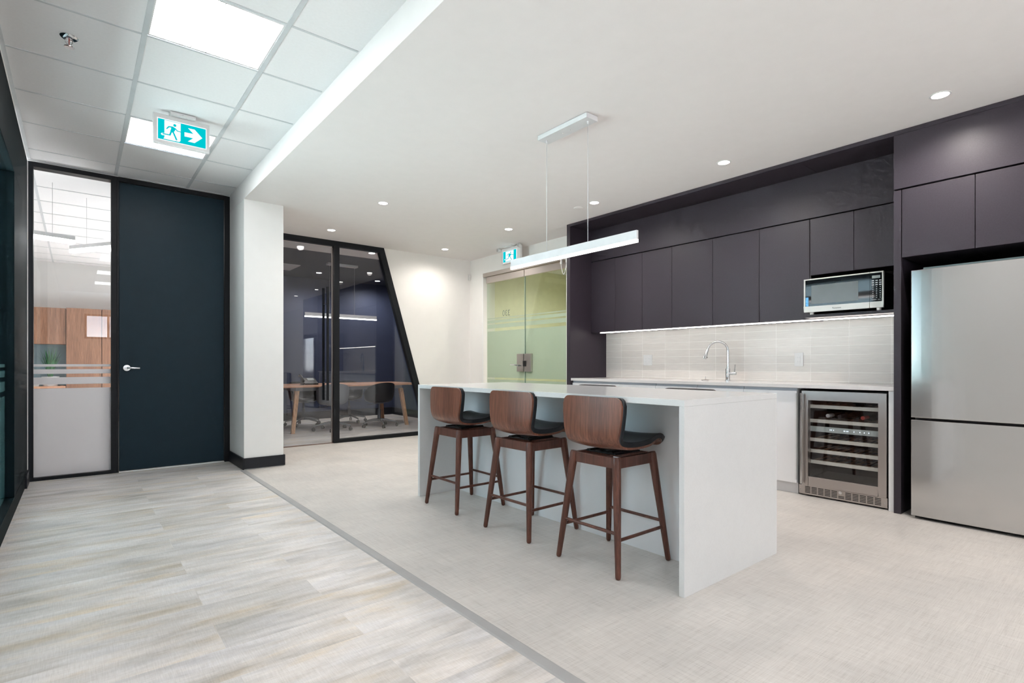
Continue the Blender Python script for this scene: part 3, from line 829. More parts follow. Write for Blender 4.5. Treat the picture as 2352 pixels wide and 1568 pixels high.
lv = MB().cone((5.11, 2.78, .987), (5.11, 2.715, .987), .015, .015, 18).cone((5.11, 2.728, .99), (5.11, 2.722, 1.078), .0042, .0036, 10)
build('lever', lv, M['chrome'], fc)
ab = MB().lathe([(.0, .9145), (.038, .9145), (.038, .918), (.024, .923), (.010, .925), (.0, .926)], (5.06, 3.02, 0), 24)
sa = tag(build('air_switch', ab, M['satin']), 'small metal disc with a thin rod on the counter left of the faucet', 'air switch')
build('rod', MB().cone((5.06, 3.02, .925), (5.06, 3.02, .952), .003, .003, 10), M['chrome'], sa)

# outlets
def plate(label, y0, y1, z0, z1, kind):
    X = XE - .014
    t = thing('wall_outlet', label, 'outlet', (X, (y0 + y1) / 2, z0), 'white outlet plates on the backsplash')
    build('cover_plate', bx(X - .007, X - .0005, y0, y1, z0, z1), M['plastic'], t, .002)
    ym = (y0 + y1) / 2; zm = (z0 + z1) / 2
    def socket(yy, par):
        for dz in (-.018, .018):
            for w0 in (-.008, .006): build('slot', bx(X - .0099, X - .0094, yy + w0, yy + w0 + .002, zm + dz - .004, zm + dz + .005), M['ptext'], par)
    if kind == 'duplex':
        socket(ym, build('receptacle', bx(X - .0095, X - .0071, ym - .017, ym + .017, zm - .034, zm + .034), M['plastic'], t, .001))
    else:
        for dy_ in (-.028, .028):
            socket(ym + dy_, build('receptacle', bx(X - .0095, X - .0071, ym + dy_ - .017, ym + dy_ + .017, zm - .034, zm + .034), M['plastic'], t, .001))
plate('square double outlet plate on the backsplash, left of the faucet', 3.822, 3.945, 1.066, 1.19, 'double')
plate('narrow single outlet plate on the backsplash, right of the faucet', 2.134, 2.212, 1.062, 1.188, 'duplex')

# ------------------------------------------------------------------ MICROWAVE
mw = thing('microwave', 'stainless microwave with black glass door standing in the niche', 'microwave', (5.0, 1.664, 1.502))
MX, my0, my1, mz0, mz1 = 4.82, 1.373, 1.955, 1.521, 1.803
build('casing', bx(MX + .02, 5.2, my0 + .004, my1 - .004, mz0 + .002, mz1 - .002), M['black'], mw, .003)
yd = 1.466
fr = MB().box(MX, MX + .019, yd + .001, my1, mz0, mz0 + .048).box(MX, MX + .019, yd + .001, my1, mz1 - .010, mz1).box(MX, MX + .019, my1 - .012, my1, mz0 + .048, mz1 - .010)
dr_ = build('microwave_door', fr, M['applsteel'], mw, .002)
build('door_glass', bx(MX + .003, MX + .018, yd + .001, my1 - .0125, mz0 + .0485, mz1 - .0105), M['gloss'], dr_)
build('mesh_window', bx(MX + .0015, MX + .0028, 1.545, 1.895, mz0 + .068, mz1 - .058), paint('grey_door_mesh', (.10, .11, .115), .22), dr_)
text_mesh('brand_lettering', 'Panasonic', .017, M['black'], dr_, (MX - .0004, 1.70, mz0 + .022), ROT_X)
build('energy_sticker', bx(MX + .0015, MX + .0028, 1.918, 1.941, mz0 + .052, mz0 + .128), paint('blue_sticker', (.10, .38, .75), .4, var=.4, vscale=120), dr_)
cp = build('control_panel', MB().box(MX, MX + .019, my0, yd - .001, mz0, mz0 + .048).box(MX, MX + .019, my0, yd - .001, mz1 - .010, mz1).box(MX, MX + .019, my0, my0 + .010, mz0 + .048, mz1 - .010), M['applsteel'], mw, .002)
build('panel_face', bx(MX + .003, MX + .018, my0 + .0105, yd - .001, mz0 + .0485, mz1 - .0105), M['gloss'], cp)
build('display', bx(MX + .0018, MX + .0029, my0 + .022, yd - .016, mz1 - .052, mz1 - .030), paint('grey_display', (.25, .28, .28), .2), cp)
kp = MB()
for r in range(9):
    z = mz1 - .070 - r * .0165
    for c in range(3):
        y = yd - .022 - c * .0245; hw = .0075 if r < 3 else .003; hh = .0035 if r < 3 else .0028
        kp.box(MX + .0018, MX + .0029, y - hw, y + hw, z - hh, z + hh)
kp.box(MX + .0018, MX + .0029, yd - .046, yd - .014, mz0 + .062, mz0 + .065).box(MX + .0018, MX + .0029, my0 + .02, my0 + .038, mz0 + .062, mz0 + .065)
build('keypad', kp, M['ptext'], cp)
for x, y in ((MX + .04, my0 + .04), (MX + .04, my1 - .05), (5.15, my0 + .04), (5.15, my1 - .05)):
    build('foot', MB().cone((x, y, 1.5025), (x, y, mz0 + .003), .016, .018, 16), M['plastic'], mw)

# ------------------------------------------------------------------ WINE COOLER
wc = thing('wine_cooler', 'under-counter wine cooler with steel framed glass door', 'wine cooler', (4.95, 1.61, 0))
cy0, cy1 = 1.296, 1.929
cb = MB().box(FB + .05, 5.2, cy0 + .004, cy0 + .03, .09, .868).box(FB + .05, 5.2, cy1 - .03, cy1 - .004, .09, .868).box(FB + .05, 5.2, cy0 + .03, cy1 - .03, .09, .13).box(FB + .05, 5.2, cy0 + .03, cy1 - .03, .83, .868).box(5.17, 5.2, cy0 + .03, cy1 - .03, .13, .83).box(FB + .06, 5.15, cy0 + .01, cy1 - .01, .004, .09)
build('casing', cb, M['cabdark'], wc)
fy0, fy1, fz0, fz1 = 1.300, 1.896, .090, .862
fr = MB().box(FB - .008, FB + .035, fy0, fy0 + .053, fz0, fz1).box(FB - .008, FB + .035, fy1 - .051, fy1, fz0, fz1).box(FB - .008, FB + .035, fy0 + .053, fy1 - .051, fz0, fz0 + .075).box(FB - .008, FB + .035, fy0 + .053, fy1 - .051, fz1 - .075, fz1)
dd = build('door_frame', fr, M['steelv'], wc, .0015)
build('door_glass', bx(FB + .008, FB + .014, fy0 + .053, fy1 - .051, fz0 + .075, fz1 - .075), glass('smoked_glass', (.93, .93, .94), .045), dd)
hb = MB().box(FB - .052, FB - .034, 1.876, 1.892, .105, .845)
hh_ = build('handle', hb, M['steel'], dd, .002)
build('handle_post', MB().cone((FB - .036, 1.884, .70), (FB - .008, 1.884, .70), .006, .006, 12).cone((FB - .036, 1.884, .26), (FB - .008, 1.884, .26), .006, .006, 12), M['chrome'], dd)
for k, z in enumerate((.735, .617, .462, .370, .280)):
    sf = build('wine_shelf', bx(FB + .052, FB + .066, cy0 + .05, cy1 - .05, z - .014, z + .014), M['pale'], wc, .001)
    rk = MB()
    for j in range(9):
        y = cy0 + .07 + j * .061; rk.box(FB + .067, 5.14, y - .006, y + .006, z - .006, z + .004)
    for xx in (4.85, 5.05): rk.box(xx, xx + .012, cy0 + .04, cy1 - .04, z - .010, z - .0062)
    build('shelf_slats', rk, paint('beech_slat_%d' % k, (.32, .20, .11), .5), sf)
cpn = build('control_strip', bx(FB + .045, FB + .06, cy0 + .045, cy1 - .045, .531, .573), paint('pale_green_strip', (.52, .60, .58), .35), wc)
dg_ = MB()
for y in (1.70, 1.69, 1.675, 1.60, 1.593, 1.58, 1.572, 1.53, 1.49, 1.46, 1.43): dg_.box(FB + .0440, FB + .0449, y - .002, y + .002, .549, .556)
build('indicator_lights', dg_, M['disp2'], cpn)
vg = MB()
gy0, gy1 = cy0 + .003, cy1 - .006
gr = build('vent_grille', bx(FB + .008, FB + .02, gy0, gy1, .012, .0865), M['steelv'], wc, .001)
for k in range(11):
    a = gy1 - .048 - k * .0495
    for r in range(5):
        if k == 5 and r > 1: continue
        z = .026 + r * .0115
        vg.box(FB + .0074, FB + .0079, a - .041, a, z, z + .006)
build('vent_slots', vg, M['gap'], gr)
build('badge', MB().lathe([(0, FB + .0035), (.012, FB + .0040), (.012, FB + .0078)], (0, (gy0 + gy1) / 2 + .002, .07), 18, 'x'), M['chrome'], gr)
sc_ = MB()
for y in (gy0 + .014, gy1 - .012): sc_.cone((FB + .0078, y, .048), (FB + .005, y, .048), .0045, .0035, 10)
build('screw', sc_, M['chrome'], gr)
for y, nm, cc in ((1.742, 'bottle with a silver cap lying left in the wine cooler', (.75, .74, .72)), (1.655, 'bottle with a black cap lying in the middle of the wine cooler', (.03, .03, .035)), (1.492, 'bottle with a red cap lying right in the wine cooler', (.55, .08, .06))):
    b = tag(build('wine_bottle', MB().lathe([(0, 5.13), (.034, 5.13), (.036, 5.12), (.036, 4.96), (.030, 4.93), (.014, 4.90), (.013, 4.83)], (0, y, .659), 20, 'x'), paint('bottle_glass_%d' % int(y * 1000), (.012, .02, .014), .1)), nm, 'bottle', 'bottles lying on the second shelf of the wine cooler')
    build('bottle_cap', MB().lathe([(.0145, 4.86), (.0155, 4.80), (.0155, 4.755), (.013, 4.752), (0, 4.752)], (0, y, .659), 20, 'x'), paint('cap_%d' % int(y * 1000), cc, .35), b)

# ------------------------------------------------------------------ FRIDGE
fg = thing('refrigerator', 'brushed steel bottom freezer fridge at the right edge', 'refrigerator', (4.9, .72, 0))
ry0, ry1 = .305, 1.129
build('casing', bx(4.62, 5.22, ry0 + .006, ry1 - .006, .03, 1.725), paint('grey_fridge_side', (.10, .10, .11), .5), fg)
def contour(y0, y1, z0, z1):
    n = 14; poly = [(4.612, y1), (4.612, y0)]
    for i in range(n + 1):
        u = i / n; y = y0 + (y1 - y0) * u; poly.append((4.542 - .009 * (1 - (2 * u - 1) ** 2), y))
    m = MB(); m.prism(poly, 'z', z0, z1); return m
build('fridge_door', contour(ry0, ry1, .708, 1.738), M['steel'], fg, .004)
build('freezer_door', contour(ry0, ry1, .022, .692), M['steel'], fg, .004)
build('hinge_cover', bx(4.63, 5.15, ry0 + .07, ry1 - .05, 1.7255, 1.762), paint('teal_grey_cover', (.10, .15, .16), .5), fg)
build('toe_grille', bx(4.60, 5.2, ry0 + .01, ry1 - .01, .0, .0205), M['cabdark'], fg)

# ------------------------------------------------------------------ PENDANT LAMPS
def pendant(label, cx, cy, L, z0, z1, along, can_half, cab, canw=.055, bw=.009, e='pend'):
    t = thing('pendant_lamp', label, 'pendant lamp', (cx, cy, z1), 'slim white bar pendant lamps')
    def B(u0, u1, v0, v1, a, b):
        return (cx + v0, cx + v1, cy + u0, cy + u1, a, b) if along == 'y' else (cx + u0, cx + u1, cy + v0, cy + v1, a, b)
    build('lamp_bar', bx(*B(-L / 2, L / 2, -bw, bw, z0 + .019, z1)), M['lightmetal'], t, .001)
    build('diffuser', bx(*B(-L / 2, L / 2, -bw, bw, z0, z0 + .0188)), M[e], t)
    build('canopy', bx(*B(-can_half, can_half, -canw, canw, H1 - .036, H1 - .003)), M['lightmetal'], t, .001)
    for s in (-cab, cab):
        x, y = (cx, cy + s) if along == 'y' else (cx + s, cy)
        w_ = build('suspension_wire', MB().cone((x, y, z1), (x, y, H1 - .036), .0022, .0022, 8), M['lightmetal'], t)
        build('wire_gripper', MB().cone((x, y, H1 - .055), (x, y, H1 - .0362), .006, .0075, 12), M['lightmetal'], w_)
    sc2 = MB()
    for s in (-.035, .035):
        x, y = (cx, cy + s) if along == 'y' else (cx + s, cy)
        sc2.cone((x, y, H1 - .042), (x, y, H1 - .0362), .004, .005, 10)
    build('screw', sc2, M['plastic'], t)
    return t
pendant('slim white bar pendant glowing above the island', 2.695, 2.69, 1.24, 1.838, 1.913, 'y', .245, .205)
pendant('slim white bar pendant hanging over the meeting table behind the glass', 3.475, 8.80, 1.24, 1.850, 1.925, 'x', .26, .215)

# ------------------------------------------------------------------ DOWNLIGHTS
def downlight(x, y, label, e=SPOT_W, z=H1, group='round recessed downlights in the kitchen ceiling', ang=165):
    t = thing('downlight', label, 'downlight', (x, y, z), group)
    build('lens', MB().lathe([(0, z - .0035), (.045, z - .0035), (.045, z - .001)], (x, y, 0), 28), M['lens'], t)
    build('trim_ring', MB().lathe([(.0455, z - .001), (.0455, z - .004), (.056, z - .004), (.058, z - .001)], (x, y, 0), 28), M['plastic'], t)
    ld = bpy.data.lights.new('downlight_lamp', 'SPOT'); ld.energy = e; ld.spot_size = math.radians(ang); ld.spot_blend = .8; ld.shadow_soft_size = .045
    ld.color = (1.0, .925, .86)
    lo = bpy.data.objects.new('downlight_lamp', ld); COL.objects.link(lo); lo.parent = t; lo.location = (0, 0, -.012)
    return t
for x, y, lab in ((4.197, .891, 'recessed downlight at the right, above and in front of the fridge'), (4.197, 2.336, 'recessed downlight in front of the middle of the upper cabinets'),
                  (4.19, 3.772, 'recessed downlight beside the pendant wire, near the round ceiling plate'), (4.182, 5.19, 'recessed downlight before the exit sign over the green doors'),
                  (2.486, 5.182, 'recessed downlight nearer of the two before the meeting room glass'), (2.481, 6.637, 'recessed downlight close to the meeting room glass top'),
                  (4.187, 6.686, 'recessed downlight above the white slanted-edge wall')):
    downlight(x, y, lab, 25 if y > 6 else SPOT_W)
for x, y in ((4.2, -.6), (4.2, -2.3), (2.48, -1.2), (2.48, -2.9)):  # unseen lamps added behind the camera to light the room
    downlight(x, y, 'recessed downlight behind the camera, out of frame', 22)
for x, y, lab in ((3.46, 9.87, 'bright downlight in the dark meeting room ceiling'), (3.473, 7.625, 'downlight in the white ceiling strip behind the glass'), (4.72, 10.1, 'downlight washing the right end of the navy wall')):
    downlight(x, y, lab, 46, H1 - .002 if y > 8 else H1, 'meeting room downlights')
downlight(6.1, 5.9, 'hall downlight beyond the green doors', 75, 2.77, 'hall downlights')
downlight(6.1, 4.3, 'hall downlight beyond the green doors, right side', 60, 2.77, 'hall downlights')

# ceiling bits
tag(build('ceiling_speaker', MB().lathe([(0, H1 - .008), (.045, H1 - .008), (.052, H1 - .005), (.054, H1 - .001)], (4.198, 4.005, 0), 28), M['ceil']), 'small round white cover plate on the kitchen ceiling beside a downlight', 'ceiling plate')
tag(build('air_diffuser', MB().box(2.35, 2.95, 9.30, 9.90, H1 - .016, H1 - .0025), M['plastic'], None, .004), 'square white air diffuser in the dark meeting room ceiling', 'air vent')  # flat white panel standing in for a pale rectangle on the ceiling

# sprinkler
sk = thing('sprinkler', 'chrome fire sprinkler hanging from the corridor ceiling tile', 'sprinkler', (-.035, 3.985, H2))
sx_, sy_ = -.035, 3.985
build('escutcheon', MB().lathe([(.012, H2 - .014), (.030, H2 - .012), (.040, H2 - .006), (.044, H2 - .001), (.012, H2 - .001)], (sx_, sy_, 0), 28), M['chrome'], sk)
fr = MB().tube([(sx_ - .014, sy_, H2 - .012), (sx_ - .016, sy_, H2 - .03), (sx_, sy_, H2 - .052)], .0025, 8).tube([(sx_ + .014, sy_, H2 - .012), (sx_ + .016, sy_, H2 - .03), (sx_, sy_, H2 - .052)], .0025, 8)
build('sprinkler_frame', fr, M['chrome'], sk)
build('glass_bulb', MB().cone((sx_, sy_, H2 - .05), (sx_, sy_, H2 - .014), .002, .0025, 8), paint('red_bulb', (.5, .04, .02), .1), sk)
build('deflector', MB().lathe([(0, H2 - .058), (.024, H2 - .060), (.025, H2 - .057), (0, H2 - .054)], (sx_, sy_, 0), 20), M['chrome'], sk)

# motion sensor
sn = thing('motion_sensor', 'small white motion sensor in the corner of the white wall', 'sensor', (4.93, YG - .02, 2.44))
build('sensor_case', bx(4.945, 4.985, YG - .035, YG - .001, 2.445, 2.545), M['plastic'], sn, .008)
build('sensor_eye', MB().cone((4.965, YG - .0355, 2.49), (4.965, YG - .037, 2.49), .006, .005, 10), M['ptext'], sn)

# ------------------------------------------------------------------ EXIT SIGNS
def q(pt):
    x, y = pt; u = (x - 215) / 1190.0; ty = 385 + .2605 * (x - 215); by = 930 + .238 * (x - 215)
    return u, 1 - (y - ty) / (by - ty)
def stroke(a, b, w, asp, n=8):
    ax, ay = a[0] * asp, a[1]; bx_, by_ = b[0] * asp, b[1]; ang = math.atan2(by_ - ay, bx_ - ax); pts = []
    for i in range(n + 1):
        t = ang + PI / 2 + PI * i / n; pts.append((ax + math.cos(t) * w / 2, ay + math.sin(t) * w / 2))
    for i in range(n + 1):
        t = ang - PI / 2 + PI * i / n; pts.append((bx_ + math.cos(t) * w / 2, by_ + math.sin(t) * w / 2))
    return [(p[0] / asp, p[1]) for p in pts]
def exit_art(parent, face, asp, arrow):
    """face(u,v,d) -> world point, d metres in front of the panel"""
    def polys(name, lst, mat, d0, d1):
        m = MB()
        for pl in lst:
            n = len(pl); vs = [face(u, v, d0) for u, v in pl] + [face(u, v, d1) for u, v in pl]
            m.add(vs, [tuple(range(n)), tuple(range(n, 2 * n))[::-1]] + [(i, (i + 1) % n, n + (i + 1) % n, n + i) for i in range(n)])
        return build(name, m, mat, parent)
    if arrow: Q = q; A = asp
    else:
        # centred figure on a squarer face: remap the door block to the middle
        def Q(pt):
            u, v = q(pt); return ((u - .305) * 2.1 * .8 / .95 + .5, v)
        A = asp
    gx0, gx1, gy0, gy1 = (.018, .982, .035, .955) if arrow else (.03, .97, .03, .97)
    polys('sign_green', [[(gx0, gy0), (gx1, gy0), (gx1, gy1), (gx0, gy1)]], M['green'], .0002, .0007)
    door = [Q(p) for p in ((385, 463), (770, 560), (765, 985), (742, 1012), (700, 1008), (655, 990), (620, 990), (362, 925), (385, 890))]
    wl = [door, stroke(Q((520, 838)), Q((335, 812)), .10, A)]
    if arrow: wl.append([q(p) for p in ((945, 672), (1110, 712), (1300, 930), (1105, 1045), (940, 1000), (1070, 925), (860, 875), (860, 770), (1075, 818))])
    polys('sign_white', wl, M['signwhite'], .0007, .0010)
    # the two frame lines
    hc = Q((628, 605)); k = .060
    head = [(hc[0] + math.cos(t) * k / A, hc[1] + math.sin(t) * k) for t in np.linspace(0, 2 * PI, 20)[:-1]]
    body = [Q(p) for p in ((545, 640), (600, 645), (650, 680), (640, 720), (600, 775), (555, 780), (520, 745), (540, 690))]
    ml = [head, body, stroke(Q((442, 678)), Q((488, 632)), .048, A), stroke(Q((488, 632)), Q((585, 648)), .052, A), stroke(Q((635, 680)), Q((692, 745)), .042, A), stroke(Q((692, 745)), Q((765, 766)), .036, A),
          stroke(Q((548, 750)), Q((512, 838)), .062, A), stroke(Q((512, 838)), Q((355, 805)), .046, A), stroke(Q((580, 745)), Q((668, 955)), .062, A)]
    polys('sign_figure', ml, M['green'], .0010, .0013)

# corridor sign, in plane Y = 4.68 facing -Y
SX0, SX1, SZ0, SZ1, SYY = .430, .797, 2.710, 2.930, 4.68
es = thing('exit_sign', 'green running man exit sign with right arrow on the corridor ceiling', 'exit sign', ((SX0 + SX1) / 2, SYY, SZ1), 'lit running man exit signs')
build('housing', bx(SX0, SX1, SYY, SYY + .035, SZ0, SZ1), M['plastic'], es, .005)
build('canopy', bx(.535, .70, SYY - .03, SYY + .07, SZ1 + .0005, H2 - .0045), M['plastic'], es, .003)
fx0, fx1, fz0_, fz1_ = .455, .775, 2.735, 2.897
build('lit_panel', bx(fx0, fx1, SYY - .0012, SYY - .0004, fz0_, fz1_), M['signwhite'], es)
exit_art(es, lambda u, v, d: (fx0 + u * (fx1 - fx0), SYY - .0013 - d, fz0_ + v * (fz1_ - fz0_)), (fx1 - fx0) / (fz1_ - fz0_), True)
build('test_button', MB().cone((.615, SYY - .0305, 2.944), (.615, SYY - .0315, 2.944), .003, .003, 8), M['ptext'], es)
# sign over the green doors, in plane X = 4.80 facing -X
es2 = thing('exit_sign', 'exit sign with two lamp heads over the green doors, half hidden by the pendant', 'exit sign', (4.82, 5.93, 2.77), 'lit running man exit signs')
EX, ey0, ey1, ez0, ez1 = 4.80, 5.70, 6.12, 2.53, 2.755
build('housing', bx(EX, EX + .04, ey0, ey1, ez0, ez1), M['plastic'], es2, .005)
build('canopy', bx(EX - .05, EX + .09, 5.84, 6.0, ez1 + .0005, H1 - .001), M['plastic'], es2, .003)
gy0_, gy1_, gz0, gz1 = 5.775, 6.09, 2.548, 2.712
build('lit_panel', bx(EX - .0012, EX - .0004, gy0_, gy1_, gz0, gz1), M['signwhite'], es2)
exit_art(es2, lambda u, v, d: (EX - .0013 - d, gy1_ - u * (gy1_ - gy0_), gz0 + v * (gz1 - gz0)), (gy1_ - gy0_) / (gz1 - gz0), False)
for y, s in ((6.165, 1), (5.70, -1)):
    hdm = MB().lathe([(0, EX - .045), (.026, EX - .043), (.032, EX - .02), (.026, EX + .005), (.012, EX + .012), (0, EX + .012)], (0, y, 2.742), 20, 'x')
    L_ = build('lamp_head', hdm, M['plastic'], es2)
    build('lamp_lens', MB().lathe([(0, EX - .0475), (.020, EX - .0465), (.022, EX - .0445)], (0, y, 2.742), 18, 'x'), M['chrome'], L_)

# ------------------------------------------------------------------ MEETING ROOM
tb = thing('meeting_table', 'long oak meeting table with splayed wooden legs behind the glass', 'table', (3.55, 9.05, 0))
top = []
xa, xb, ya_, yb_ = 2.30, 4.82, 8.52, 9.58
for cx_, cy_, a0 in ((xb - .09, yb_ - .09, 0), (xa + .09, yb_ - .09, PI / 2), (xa + .09, ya_ + .09, PI), (xb - .09, ya_ + .09, 1.5 * PI)):
    for i in range(7): t_ = a0 + PI / 2 * i / 6; top.append((cx_ + .09 * math.cos(t_), cy_ + .09 * math.sin(t_)))
build('tabletop', MB().prism(top, 'z', .715, .742), M['oakx'], tb, .004)
build('under_frame', MB().box(2.66, 4.50, 8.62, 8.66, .655, .7145).box(2.66, 4.50, 9.44, 9.48, .655, .7145).box(2.66, 2.70, 8.66, 9.44, .655, .7145).box(4.46, 4.50, 8.66, 9.44, .655, .7145), paint('grey_steel_frame', (.22, .23, .25), .5), tb)
for sx, x in ((-1, 2.68), (1, 4.48)):
    for sy, y in ((-1, 8.64), (1, 9.46)):
        m = MB(); a = .026; b = .034
        bt = (x + sx * .085, y + sy * .075)
        vs = [(bt[0] + i * a, bt[1] + j * a, 0) for i, j in ((-1, -1), (1, -1), (1, 1), (-1, 1))] + [(x + i * b, y + j * b, .66) for i, j in ((-1, -1), (1, -1), (1, 1), (-1, 1))]
        m.add(vs, [(3, 2, 1, 0), (4, 5, 6, 7), (0, 1, 5, 4), (1, 2, 6, 5), (2, 3, 7, 6), (3, 0, 4, 7)])
        build('leg', m, M['oak'], tb, .002)

def bucket(col):
    """shell opening toward +X; back at -X"""
    m = MB(); na, nv = 36, 12
    def P(a, v, off):
        c = math.cos(a); back = .5 - .5 * c
        rim = .70 + (.80 - .70) * back if False else   .445 + .325 * back ** 1.3 + .06 * math.sin(a) ** 2
        zb = .43
        r = (.235 + .0 * back) * (1 - (1 - v) ** 2.2) ** .5 * (1 + .05 * v * back) + off
        z = zb + (rim - zb) * v ** 2.4 - off * (1 - v)
        return (r * c, r * math.sin(a) * 1.03, z)
    vs = []
    for o in (0, .012):
        for i in range(nv + 1):
            for k in range(na): vs.append(P(2 * PI * k / na, max(i / nv, .02), o))
    R_ = (nv + 1) * na; fs = []
    for o in (0, 1):
        for i in range(nv):
            for k in range(na):
                a = o * R_ + i * na + k; b = o * R_ + i * na + (k + 1) % na
                fs.append((a, b, b + na, a + na) if o else (a, a + na, b + na, b))
    for k in range(na):
        a = nv * na + k; b = nv * na + (k + 1) % na; fs.append((a, R_ + a, R_ + b, b))
    fs.append(tuple(range(na))); fs.append(tuple(R_ + k for k in range(na))[::-1])
    m.add(vs, fs, True); return m
grey_base = paint('grey_base_metal', (.18, .19, .21), .35, .6)
def task_chair(label, mat):
    t = thing('office_chair', label, 'office chair', (0, 0, 0), 'swivel shell chairs around the meeting table')
    build('seat_shell', bucket(None), mat, t)
    build('gas_column', MB().cone((0, 0, .10), (0, 0, .30), .028, .028, 16).cone((0, 0, .30), (0, 0, .43), .016, .016, 12).cone((0, 0, .405), (0, 0, .428), .09, .10, 16), grey_base, t)
    build('height_lever', MB().tube([(0, .03, .40), (0, .16, .385), (.0, .23, .39)], .005, 8), M['black'], t)
    for k in range(5):
        a = 2 * PI * k / 5 + .35; c, s = math.cos(a), math.sin(a)
        arm = build('base_arm', MB().tube([(c * .02, s * .02, .125), (c * .12, s * .12, .12), (c * .30, s * .30, .082)], [.022, .018, .012], 10), grey_base, t)
        cs = MB()
        for o in (-.013, .013):
            cs.cone((c * .30 - s * (o - .008), s * .30 + c * (o - .008), .0285), (c * .30 - s * (o + .008), s * .30 + c * (o + .008), .0285), .0275, .0275, 16)
        cs.cone((c * .30, s * .30, .05), (c * .30, s * .30, .078), .006, .006, 8)
        build('caster', cs, M['black'], arm)
    return t
shell_b = paint('black_shell', (.010, .011, .013), .4); shell_reflect = paint('grey_shell', (.20, .21, .23), .5)  # second shell's grey puts the glass reflection into its colour
ch = task_chair('black shell swivel chair at the left of the meeting table', shell_b)
cs_spots = [(4.06, 8.62, PI / 2 + .1, 'black shell swivel chair on the near side of the meeting table, right one', shell_b),
            (3.24, 8.61, PI / 2 - .15, 'grey shell swivel chair on the near side of the meeting table, beside the door mullion', shell_reflect),
            (3.10, 9.62, -PI / 2 + .2, 'black shell swivel chair on the far side of the meeting table, left one', shell_b),
            (3.95, 9.66, -PI / 2 - .2, 'black shell swivel chair on the far side of the meeting table, right one', shell_b)]
for i, (x, y, rz, lab, mt) in enumerate(cs_spots):
    o = ch if i == 0 else copy_tree(ch)
    o.location = (x, y, 0); o.rotation_euler = (0, 0, rz); o['label'] = lab
    if mt is shell_reflect:
        for c_ in o.children:
            if c_.name.startswith('seat_shell'):
                c_.data = c_.data.copy(); c_.data.materials[0] = shell_reflect
# desk phone
ph = thing('desk_phone', 'black desk phone propped up on the meeting table', 'phone', (2.98, 9.02, .7425))
pb = MB().prism([(8.93, .743), (9.16, .743), (9.16, .84), (9.12, .85), (8.93, .765)], 'x', 2.90, 3.12)
build('phone_body', pb, M['black'], ph, .003)
build('phone_screen', MB().prism([(9.02, .811), (9.10, .847), (9.10, .849), (9.02, .813)], 'x', 2.98, 3.09), paint('grey_lcd', (.35, .38, .38), .3), ph)
build('handset', MB().tube([(2.885, 8.95, .80), (2.88, 8.98, .845), (2.88, 9.06, .885), (2.88, 9.13, .90), (2.885, 9.16, .885)], [.022, .017, .014, .017, .022], 12), M['black'], ph)
build('cord', MB().tube([(2.9, 8.94, .75), (2.86, 8.86, .746), (2.80, 8.84, .746), (2.78, 8.80, .746)], .004, 8), M['black'], ph)

# ------------------------------------------------------------------ OFFICE BEYOND THE SIDELIGHT
OY = 12.5
def wu(name, label, x0, x1, z0, z1, y0=OY, doors=1):
    t = thing(name, label, 'cabinet', ((x0 + x1) / 2, y0, z0), 'brown wood veneer cabinets in the office')
    build('cabinet_body', bx(x0, x1, y0 + .02, YN - .001, z0, z1), M['teak'], t)
    w_ = (x1 - x0) / doors
    for k in range(doors): build('cabinet_door', bx(x0 + k * w_ + .003, x0 + (k + 1) * w_ - .003, y0, y0 + .019, z0 + .002, z1 - .002), M['teak'], t)
    return t
wu('wall_cabinet', 'brown wood wall cabinet above the blue recess and plant', -1.10, -.155, 1.44, 2.09, OY + .04, 1)
wu('tall_cabinet', 'tall brown wood cabinet seen through the sidelight, left of the dark seam', -.15, .355, 0, 2.10)
wu('tall_cabinet', 'tall brown wood cabinet at the right of the sidelight view', .362, 1.1, 0, 2.10)
cd = thing('credenza', 'low brown wood credenza with pale top under the plant', 'cabinet', (-.6, OY, 0))
build('cabinet_body', bx(-1.4, -.156, OY + .03, YN - .03, 0, .655), M['teak'], cd)
build('countertop', bx(-1.4, -.156, OY, YN - .03, .656, .69), M['oakx'], cd)
tag(build('splash_panel', bx(-1.4, -.156, YN - .029, YN - .002, .66, 1.44), paint('blue_grey_panel', (.28, .40, .46), .5)), 'blue grey back panel behind the plant in the office', 'wall panel')
pl = thing('potted_plant', 'bushy green grass-like plant in a white planter on the credenza', 'plant', (-.37, OY + .14, .69))
build('planter', MB().lathe([(0, .691), (.10, .691), (.125, .86), (.115, .86), (.11, .84), (0, .84)], (-.37, OY + .14, 0), 24), M['plastic'], pl)
lf = MB(); rnd = random.Random(3)
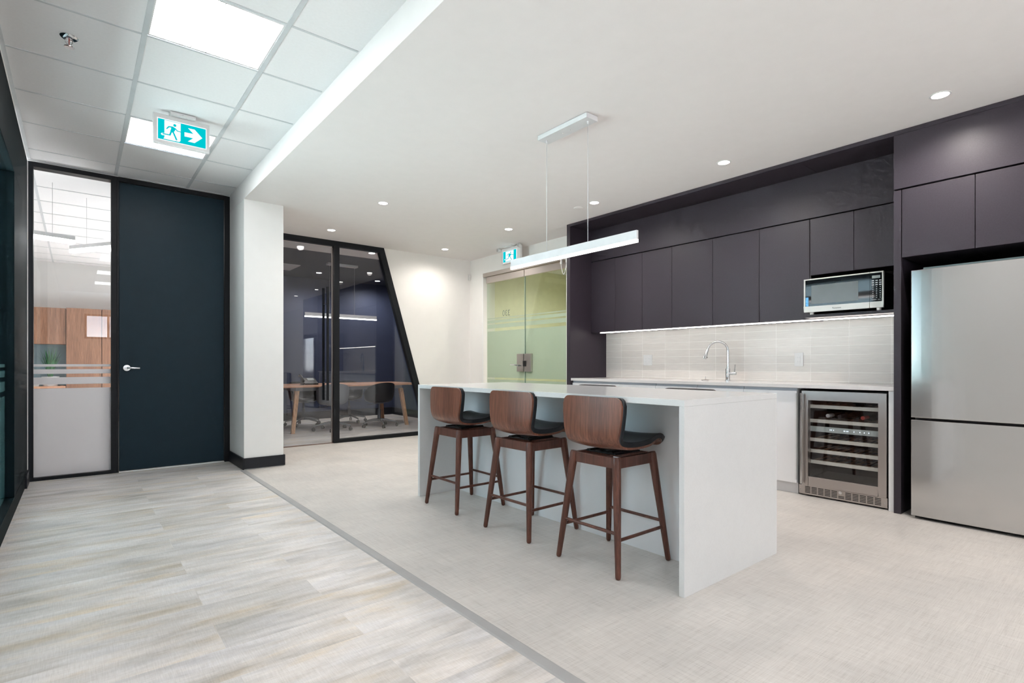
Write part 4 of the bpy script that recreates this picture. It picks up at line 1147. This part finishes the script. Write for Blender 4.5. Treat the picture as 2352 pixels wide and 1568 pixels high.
for k in range(70):
    a = rnd.uniform(0, 2 * PI); L_ = rnd.uniform(.36, .62); sp_ = rnd.uniform(.04, .17); w_ = .013
    c, s = math.cos(a), math.sin(a); n = 6; vs = []
    for i in range(n + 1):
        t_ = i / n; rr = .03 + sp_ * t_ ** 1.3; z = .84 + L_ * t_ - .8 * sp_ * t_ ** 3
        ww_ = w_ * (1 - t_ * .9)
        vs += [(-.37 + c * rr - s * ww_, OY + .14 + s * rr + c * ww_, z), (-.37 + c * rr + s * ww_, OY + .14 + s * rr - c * ww_, z)]
    lf.add(vs, [(2 * i, 2 * i + 1, 2 * i + 3, 2 * i + 2) for i in range(n)])
build('foliage', lf, M['leaf'], pl)
bxk = tag(build('paper_box', bx(-.62, -.52, OY + .05, OY + .25, .6905, .74), M['plastic'], None, .002), 'small white box beside the planter on the credenza', 'box')
def office_bar(label, p0, p1):
    z0, z1 = 2.35, 2.43
    t = thing('bar_pendant', label, 'pendant lamp', ((p0[0] + p1[0]) / 2, (p0[1] + p1[1]) / 2, z1), 'angled light bars hanging in the office')
    a = Vector((*p0, 0)); b = Vector((*p1, 0)); d = (b - a).normalized(); n = Vector((-d.y, d.x, 0)) * .022
    def pr(za, zb_):
        m = MB(); pts_ = [a - n, b - n, b + n, a + n]; m.prism([(p.x, p.y) for p in pts_], 'z', za, zb_); return m
    build('lamp_bar', pr(z0 + .0402, z1), M['plastic'], t)
    build('diffuser', pr(z0, z0 + .040), emit('office_bar_light' + str(round(p0[0], 2)), (1, 1, 1), 9.0), t)
    for f in (.2, .85):
        p = a.lerp(b, f); build('suspension_wire', MB().cone((p.x, p.y, z1), (p.x, p.y, H2 - .006), .0018, .0018, 6), M['ptext'], t)
office_bar('light bar hanging left in the office behind the sidelight', (-1.30, 6.42 + .05) if False else (-1.2, 7.0), (-.02, 7.30))
office_bar('angled light bar hanging right in the office behind the sidelight', (-.05, 7.90), (.62, 6.86))
for k, (x, y) in enumerate(((-1.6, 8.4), (-1.6, 10.8), (.95, 8.6), (.95, 11.0))):  # unseen panels added only to brighten the office
    t = thing('ceiling_light', 'square office ceiling light beyond the door wall', 'ceiling light', (x, y, H2), 'office troffers beyond the sidelight')
    build('diffuser', bx(x - .29, x + .29, y - .29, y + .29, H2 - .012, H2 - .0105), emit('office_troffer_%d' % k, (.97, .98, 1), 2.6), t)
    build('light_frame', MB().box(x - .30, x - .29, y - .30, y + .30, H2 - .014, H2 - .0101).box(x + .29, x + .30, y - .30, y + .30, H2 - .014, H2 - .0101), M['plastic'], t)
print('done')
